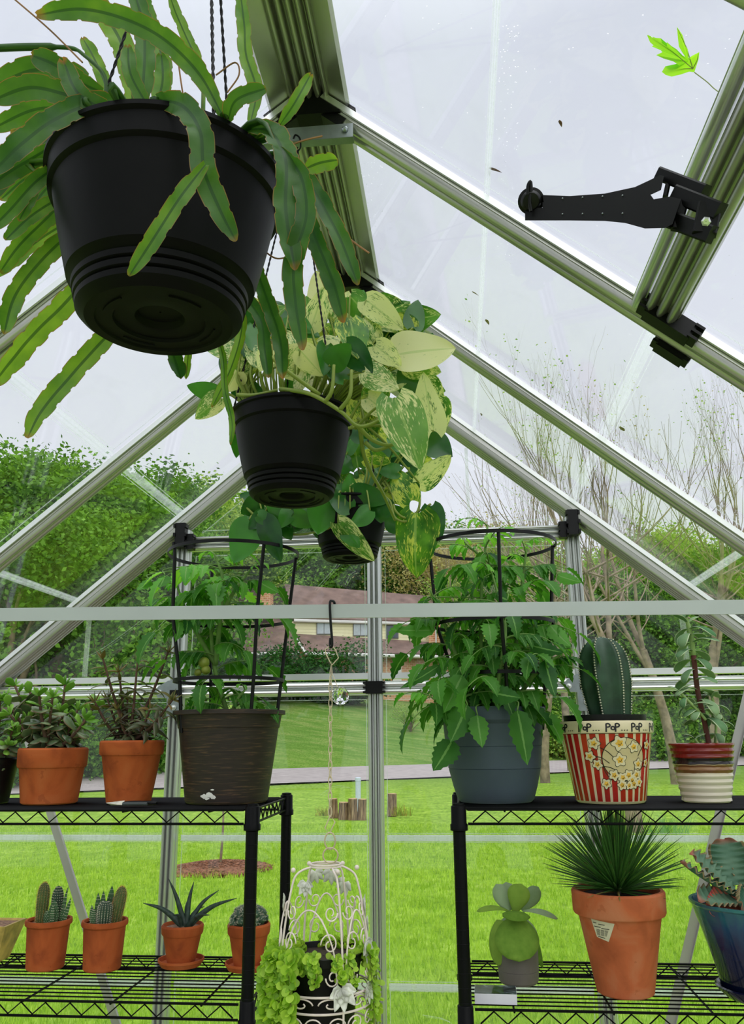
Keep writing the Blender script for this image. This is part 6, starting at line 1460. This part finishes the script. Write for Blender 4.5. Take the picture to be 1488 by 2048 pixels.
# ------------------------------------------------------------------ on the roof: maple leaf, seeds, drops
def roof_frame(px, py, lift=.012):
    p = roofpt(px, py, 1); n = Vector((KS, 0, 1)).normalized(); return p+n*lift, n
def maple_leaf():
    def Q(zx, zy, e=0): return roof_frame(744+zx/2, zy/2, .010+e)[0]
    out = [(1270, 312), (1284, 262), (1286, 236), (1262, 246), (1250, 252), (1247, 215), (1236, 208), (1228, 195), (1218, 168), (1198, 132), (1206, 175), (1212, 205), (1222, 228), (1232, 252), (1212, 246), (1195, 222), (1178, 205), (1163, 186), (1163, 208), (1140, 196), (1132, 180), (1112, 178), (1080, 162), (1096, 188), (1110, 200), (1100, 208), (1126, 216), (1138, 236), (1116, 244), (1150, 254), (1190, 264), (1212, 284), (1196, 300), (1166, 300), (1152, 290), (1142, 308), (1160, 318), (1182, 326), (1215, 322), (1245, 314)]
    mb = MB(); c = Q(1240, 275, .003); P = [Q(x, y, .002*math.sin(i)) for i, (x, y) in enumerate(out)]; n = len(P); mb.ca = (.3, .3, .8)
    mb.add([c]+P, [(0, 1+i, 1+(i+1) % n) for i in range(n)])
    t = thing('maple_leaf', 'bright green maple leaf lying on the clear roof at the upper right', 'leaf', Q(1240, 275))
    mb.build('blade', mat_leaf('maple_blade', lin(104, 176, 30), lin(150, 206, 50), trans=.5, rough=.5), t, smooth=False)
    mb = MB(); mb.tube(spl([Q(1270, 312), Q(1320, 350), Q(1350, 378), Q(1384, 402)], 5), .0006, 5)
    for a in ((1200, 140), (1085, 166), (1284, 240), (1150, 305)): mb.tube([Q(1262, 300, .001), Q((1262+a[0])/2+4, (300+a[1])/2, .002), Q(*a, .001)], [.0006, .0005, .0002], 4)
    mb.build('stalk', mat_plain('leaf_stalk', lin(150, 160, 96), .6), t)
maple_leaf()
SEED = mat_plain('brown_debris', lin(110, 66, 48), .8, 0, .3, 200)
def seed(px, py, L, ang, label, wf=.45, cat='seed', name='tree_seed'):
    p, n = roof_frame(px, py, .0105); l = mm(L, p); q = roof_frame(px+math.cos(ang)*L, py+math.sin(ang)*L, .0105)[0]; d = nrm(q-p)
    mb = MB(); mb.leaf(p, d, n, l, l*wf, 'lance', 7, 3, th=.0012, curl=.3); tag(mb.build(name, SEED), label, cat)
seed(1110, 250, 15, 1.1, 'small brown seed stuck on the clear roof left of the vent arm', .6)
seed(970, 345, 44, .12, 'curled brown husk on the roof pane above the wide rafter', .16, 'husk', 'bud_husk')
seed(938, 590, 22, .35, 'tiny hooked bit of debris on the roof pane between two rafters', .2, 'debris', 'debris')
seed(966, 645, 14, .9, 'small yellow-brown fleck low on the roof joint line', .8, 'debris', 'debris')
seed(1236, 866, 26, -.6, 'dark brown winged seed on the roof near the bare trees', .5)
seed(958, 832, 8, 1.2, 'tiny orange-brown fleck on the lower end of the roof joint line', .7, 'debris', 'debris')
mb = MB(); r0 = random.Random(6)
for i in range(620):
    k = r0.random()
    if k < .35: px, py = 745+r0.uniform(0, 740), 0; py = 575+(px-744)*.65-r0.uniform(2, 24)
    elif k < .6: px, py = r0.uniform(690, 760), r0.uniform(270, 560)
    elif k < .8: px, py = r0.uniform(990, 1030), r0.uniform(60, 560)
    else: px, py = r0.uniform(760, 1480), r0.uniform(0, 900)
    p, n = roof_frame(px, py, .0085); mb.lathe(p, [(.0001, .0012), (.0011*r0.uniform(.4, 1.2), .0006), (.0014*r0.uniform(.4, 1.2), 0)], 7, ax=n, cap=False)
wd = NT('water_drop'); g = wd.n('BsdfGlass', IOR=1.33, Roughness=0.0)
tag(mb.build('rain_drops', wd.done(g.outputs[0])), 'scattered clear rain drops and specks on the outside of the clear roof panes', 'rain drops', kind='stuff')
# ------------------------------------------------------------------ hook, chain, crystal, birdcage
YH = 1.335-.004; WI = mat_plain('cream_wire', lin(206, 190, 160), .5, .1, .12, 60); WW = mat_plain('white_painted_wire', lin(228, 214, 204), .5, 0, .1, 40)
t = thing('s_hook', 'black hook hanging over the flat aluminium bar', 'hook', A(662, 1250, YH)); yb0 = YH-.0
P = [Vector((p.x, YH+dy, p.z)) for p, dy in ((A(668, 1212, YH), .010), (A(667, 1203, YH), .008), (A(664, 1202, YH), 0), (A(661, 1207, YH), -.006), (A(662, 1240, YH), -.006), (A(665, 1288, YH), -.004), (A(661, 1294, YH), -.002), (A(660, 1286, YH), 0), (A(661, 1276, YH), 0))]
mb = MB(); mb.tube(spl(P, 5), .0021, 8); mb.build('hook_wire', MAT['black'], t)
t = thing('hanging_chain', 'pale twisted wire chain hanging from the black hook to the birdcage', 'chain', A(660, 1635, YH))
def wire(P, r=.0010, nm='link', m=WI, par=None, close=False):
    mb = MB(); mb.tube([A(x, y, YH-.002+d) for x, y, d in P], r, 6, close=close); return mb.build(nm, m, par or t)
wire([(663, 1290, 0), (650, 1299, 0), (652, 1308, 0), (660, 1324, 0), (664, 1330, 0), (677, 1316, 0), (671, 1300, 0)], close=True)
wire([(663, 1325, 0), (660, 1345, 0), (661, 1358, 0), (664, 1345, 0)], close=True)
y = 1352
i = 0
while y < 1625:
    mb = MB(); n = 12; c0 = A(661-(y-1352)*.003, y+8, YH-.002); l = mm(9.5, c0)
    ax = (Vector((1, 0, 0)) if i % 2 else Vector((.35, 1, 0)).normalized())
    mb.tube([c0+Vector((0, 0, 1))*math.cos(2*PI*k/n)*l+ax*math.sin(2*PI*k/n)*l*.36 for k in range(n)], .00085, 5, close=True); mb.build('link', WI, t); y += 15.5; i += 1
wire([(661, 1630, 0), (670, 1644, 0), (659, 1668, 0), (650, 1656, 0)], close=True)
for (cx, cy, rx, ry) in ((660, 1682, 10.5, 17), (661, 1711, 15, 15.5)):
    wire([(cx+rx*math.cos(2*PI*k/20), cy+ry*math.sin(2*PI*k/20), .003*math.sin(2*PI*k/20)) for k in range(20)], .0012, close=True)
# crystal
t = thing('crystal_ball', 'faceted clear crystal ball hanging beside the pale chain', 'crystal', A(680, 1393, YH-.012))
mb = MB(); c = A(681, 1392, YH-.014); R_ = mm(18, c); n = 12
pf = [(.0006, -R_), (R_*.5, -R_*.86), (R_*.86, -R_*.5), (R_, 0), (R_*.9, R_*.45), (R_*.6, R_*.8), (R_*.2, R_*.98), (.0006, R_)]
for i, (a, z) in enumerate(pf[:-1]): pass
vs = []; fs = []
for i, (a, z) in enumerate(pf):
    for j in range(n): an = 2*PI*(j+.5*(i % 2))/n; vs.append(c+Vector((a*math.cos(an), a*math.sin(an), z)))
for i in range(len(pf)-1):
    for j in range(n):
        a, b, c_, d = i*n+j, i*n+(j+1) % n, (i+1)*n+j, (i+1)*n+(j+1) % n
        fs += ([(a, b, c_), (b, d, c_)] if i % 2 == 0 else [(a, b, d), (a, d, c_)])
mb.add(vs, fs); cg_ = NT('crystal'); gb = cg_.n('BsdfGlass', IOR=1.5, Roughness=0.0); mb.build('crystal', cg_.done(gb.outputs[0]), t, smooth=False)
wire([(664, 1346, 0), (669, 1358, -.004), (675, 1374, -.010)], .0006, 'wire', par=t)
# birdcage
cc = A(652, 1880, YH+.03); CX, CYY = cc.x, YH+.005; RC = mm(92, cc)
def CP_(a, row, R): z = A(650, row, CYY).z; return Vector((CX+math.cos(a)*R, CYY+math.sin(a)*R, z))
zc_ = lambda row: A(650, row, CYY).z
t = thing('birdcage_planter', 'white wire birdcage with scrolls and metal leaves hanging from the pale chain', 'birdcage', Vector((CX, CYY, zc_(2075))))
ctop = Vector((CX+.003, CYY, zc_(1732))); LNX = .004
def tw(P, r=.0014, nm='wire', k=5): mb = MB(); mb.tube(spl(P, k), r, 6); return mb.build(nm, WW, t, sharp=0)
def Rr(row):   # cage radius against row
    pts = ((1732, .42), (1745, .66), (1765, .74), (1800, .82), (1860, .92), (1920, .97), (1990, 1.0), (2060, 1.0))
    for (a, b), (c_, d) in zip(pts, pts[1:]):
        if row <= c_: return RC*lerp(b, d, (row-a)/(c_-a))
    return RC
mb = MB(); mb.ring(ctop+Vector((0, 0, .003)), RC*.33, .0014, 28, 6); mb.ring(ctop, RC*.34, .0014, 28, 6); mb.build('top_ring', WW, t)
AN = [-2.50, -1.05, .10, 1.25, 2.4, -1.78+5.5]
AN = [-2.55, -1.0, .05, 1.1, 2.2]
for a in AN:
    P = [ctop+Vector((math.cos(a)*RC*.34, math.sin(a)*RC*.34, 0))]+[CP_(a, row, Rr(row)) for row in (1737, 1748, 1770, 1810, 1870, 1930, 1990, 2040)]
    tw(P, .0016, 'upright'); mb = MB(); mb.ball(CP_(a, 1735, RC*.72), .0036, 8, 12); mb.build('bead', WW, t)
for row in (1968, 2000, 2048):
    mb = MB(); mb.ring((CX, CYY, zc_(row)), RC*1.0, .0016, 56, 6); mb.build('band', WW, t)
def onwall(a, row): R_ = Rr(row)*1.0; return CP_(a, row, R_)
def scroll(a0, row0, w, h, turns=1.2, fl=1, up=1):
    """spiral wire on the cage wall; w in radians, h in px"""
    P = []; n = 22
    for i in range(n+1):
        f = i/n; th = f*turns*2*PI; q = 1-.72*f; P.append(onwall(a0+fl*math.cos(th)*w*q*.5, row0-up*math.sin(th)*h*q*.5))
    mb = MB(); mb.tube(P, .0011, 5); mb.build('scroll', WW, t, sharp=0)
for k in range(14): scroll(2*PI*k/14+.2, 2024, .40, 34, 1.25, 1 if k % 2 else -1); 
for k in range(10): scroll(2*PI*k/10, 1983, .52, 26, 1.1, 1 if k % 2 else -1)
for k, a in enumerate(AN):
    for sgn in (-1, 1):
        scroll(a+sgn*.28, 1870, .40, 44, 1.2, sgn); scroll(a+sgn*.24, 1812, .34, 34, 1.2, -sgn, -1); scroll(a+sgn*.22, 1932, .30, 36, 1.3, sgn, -1)
def arch(a0, a1, top, bot):
    P = []
    for i in range(17):
        f = i/16; a = lerp(a0, a1, f); row = bot-(bot-top)*(math.sin(PI*f)**.45); P.append(onwall(a, row))
    tw(P, .0013, 'arch', 2)
arch(-2.45, -1.1, 1806, 1966); arch(-.95, 0, 1812, 1966); arch(.15, 1.05, 1800, 1966); arch(1.2, 2.1, 1800, 1966); arch(2.3, 3.6, 1806, 1966)
LO = mat_plain('painted_metal_leaf', lin(206, 206, 196), .5, .1, .25, 60)
def ornament(a, row, s, rot=0):
    p = onwall(a, row); n = Vector((math.cos(a), math.sin(a), 0)); mb = MB(); u = Vector((-n.y, n.x, 0)); v = Vector((0, 0, 1))
    for k in (-1.15, -.5, .0, .6, 1.2):
        q = rot+k*1.05-PI/2; d = u*math.cos(q)+v*math.sin(q); mb.leaf(p+n*.002, d, n, s*(1 if abs(k) < .9 else .75), s*.62, 'lance', 6, 4, fold=.4, curl=-.3, teeth=.15, th=.0006)
    mb.build('metal_leaf', LO, t, sharp=0)
for a, row, s, ro in ((-1.95, 1755, .020, 0), (1.5, 1752, .022, 0), (1.1, 1775, .022, .5), (2.0, 1752, .020, -.3), (.1, 1800, .024, .3), (-.3, 1880, .026, .4), (-1.05, 1952, .030, .1), (-.35, 1962, .024, .6), (-2.9, 1790, .02, 0), (.2, 1840, .018, 0)): ornament(a, row, s, ro)
# black pot with creeping plant inside the cage
zp = zc_(2052); hp = zc_(1900)-zp
t = thing('creeping_plant', 'small-leaved yellow-green trailing plant in a black pot inside the birdcage', 'plant', Vector((CX, CYY, zp)))
mb = MB(); mb.lathe((CX, CYY, zp), [(.001, 0), (RC*.62, 0), (RC*.64, .004), (RC*.80, hp*.88), (RC*.86, hp*.89), (RC*.87, hp), (RC*.82, hp), (RC*.80, hp*.92)], 40, cap=False); mb.build('pot', MAT['black'], t, sharp=30)
mb = MB(); mb.lathe((CX, CYY, zp), [(.001, hp*.93), (RC*.8, hp*.92)], 30, cap=False); mb.build('soil', MAT['soil'], t, kind='stuff')
CJ = mat_leaf('coin_leaf', lin(112, 158, 34), lin(178, 208, 74), trans=.35, rough=.5, sc=30); ml, ms = MB(), MB(); r0 = random.Random(15)
def strand(a, down, out, n_, s=1.0):
    P = [Vector((CX+math.cos(a)*RC*.55, CYY+math.sin(a)*RC*.55, zp+hp*.96)), Vector((CX+math.cos(a)*RC*.95, CYY+math.sin(a)*RC*.95, zp+hp*1.03)), Vector((CX+math.cos(a)*RC*out, CYY+math.sin(a)*RC*out, zp+hp*.92)), Vector((CX+math.cos(a+.08)*RC*(out+.06), CYY+math.sin(a+.08)*RC*(out+.06), zp+hp*.92-down*.55)), Vector((CX+math.cos(a+.04)*RC*(out+.03), CYY+math.sin(a+.04)*RC*(out+.03), zp+hp*.9-down))]
    Q = spl(P, 8); ms.tube(Q, .0008, 4, cap=False); m = len(Q)
    for i in range(2, m):
        for k in range(2):
            d = nrm((r0.uniform(-1, 1), r0.uniform(-1, .4), r0.uniform(-.5, .4))); L_ = .0112*s*r0.uniform(.7, 1.25)
            nn = Vector((math.cos(a)+r0.uniform(-.4, .4), math.sin(a)+r0.uniform(-.4, .4)-.3, r0.uniform(.1, .8)))
            ml.leaf(Q[i]+d*.002, d, nn, L_, L_*.95, 'round', 6, 4, cup=.12, rnd=r0.random(), curl=.2)
for i in range(34):
    a = -2.85+r0.uniform(-.5, .85); strand(a, r0.uniform(.06, .15), r0.uniform(1.0, 1.22), 10)
for i in range(5): strand(r0.uniform(-.35, .25), r0.uniform(.04, .13), r0.uniform(1.03, 1.1), 8, .8)
for i in range(3): strand(r0.uniform(-1.7, -.5), r0.uniform(.0, .03), .97, 6, .7)
for i in range(8): strand(r0.uniform(.2, 3.6), .01, .95, 6, .9)
for i in range(6): strand(r0.uniform(-2.4, -1.5), .005, .85, 6, .8)
ms.build('stems', PY, t, sharp=0); ml.build('leaves', CJ, t, sharp=0)
# scratches and wipe marks on the gable panes
mb = MB()
for P in ([(560, 1160), (600, 1120), (640, 1085)], [(630, 1180), (665, 1140), (680, 1120)], [(205, 1720), (208, 1700), (222, 1688)], [(640, 1590), (670, 1572), (700, 1575)], [(800, 1985), (830, 1975), (880, 1968)], [(80, 1400), (40, 1450), (30, 1480)], [(280, 1290), (330, 1240), (345, 1225)], [(130, 1330), (200, 1300), (290, 1235)], [(690, 1170), (700, 1150), (712, 1142)], [(845, 2030), (880, 2036), (900, 2044)], [(1010, 1180), (1060, 1190), (1120, 1215)], [(0, 1140), (30, 1060), (50, 1040)]):
    Q = spl([A(x, y, yg-.002) for x, y in P], 6); mb.tube(Q, .0009, 4)
    Q = [q+Vector((.006, 0, -.004)) for q in Q]; mb.tube(Q, .0005, 4)
w = [o for o in COL.objects if o.name == 'window_5'][0]; mb.build('scratch_marks', MAT['scratch'], w, kind='stuff')
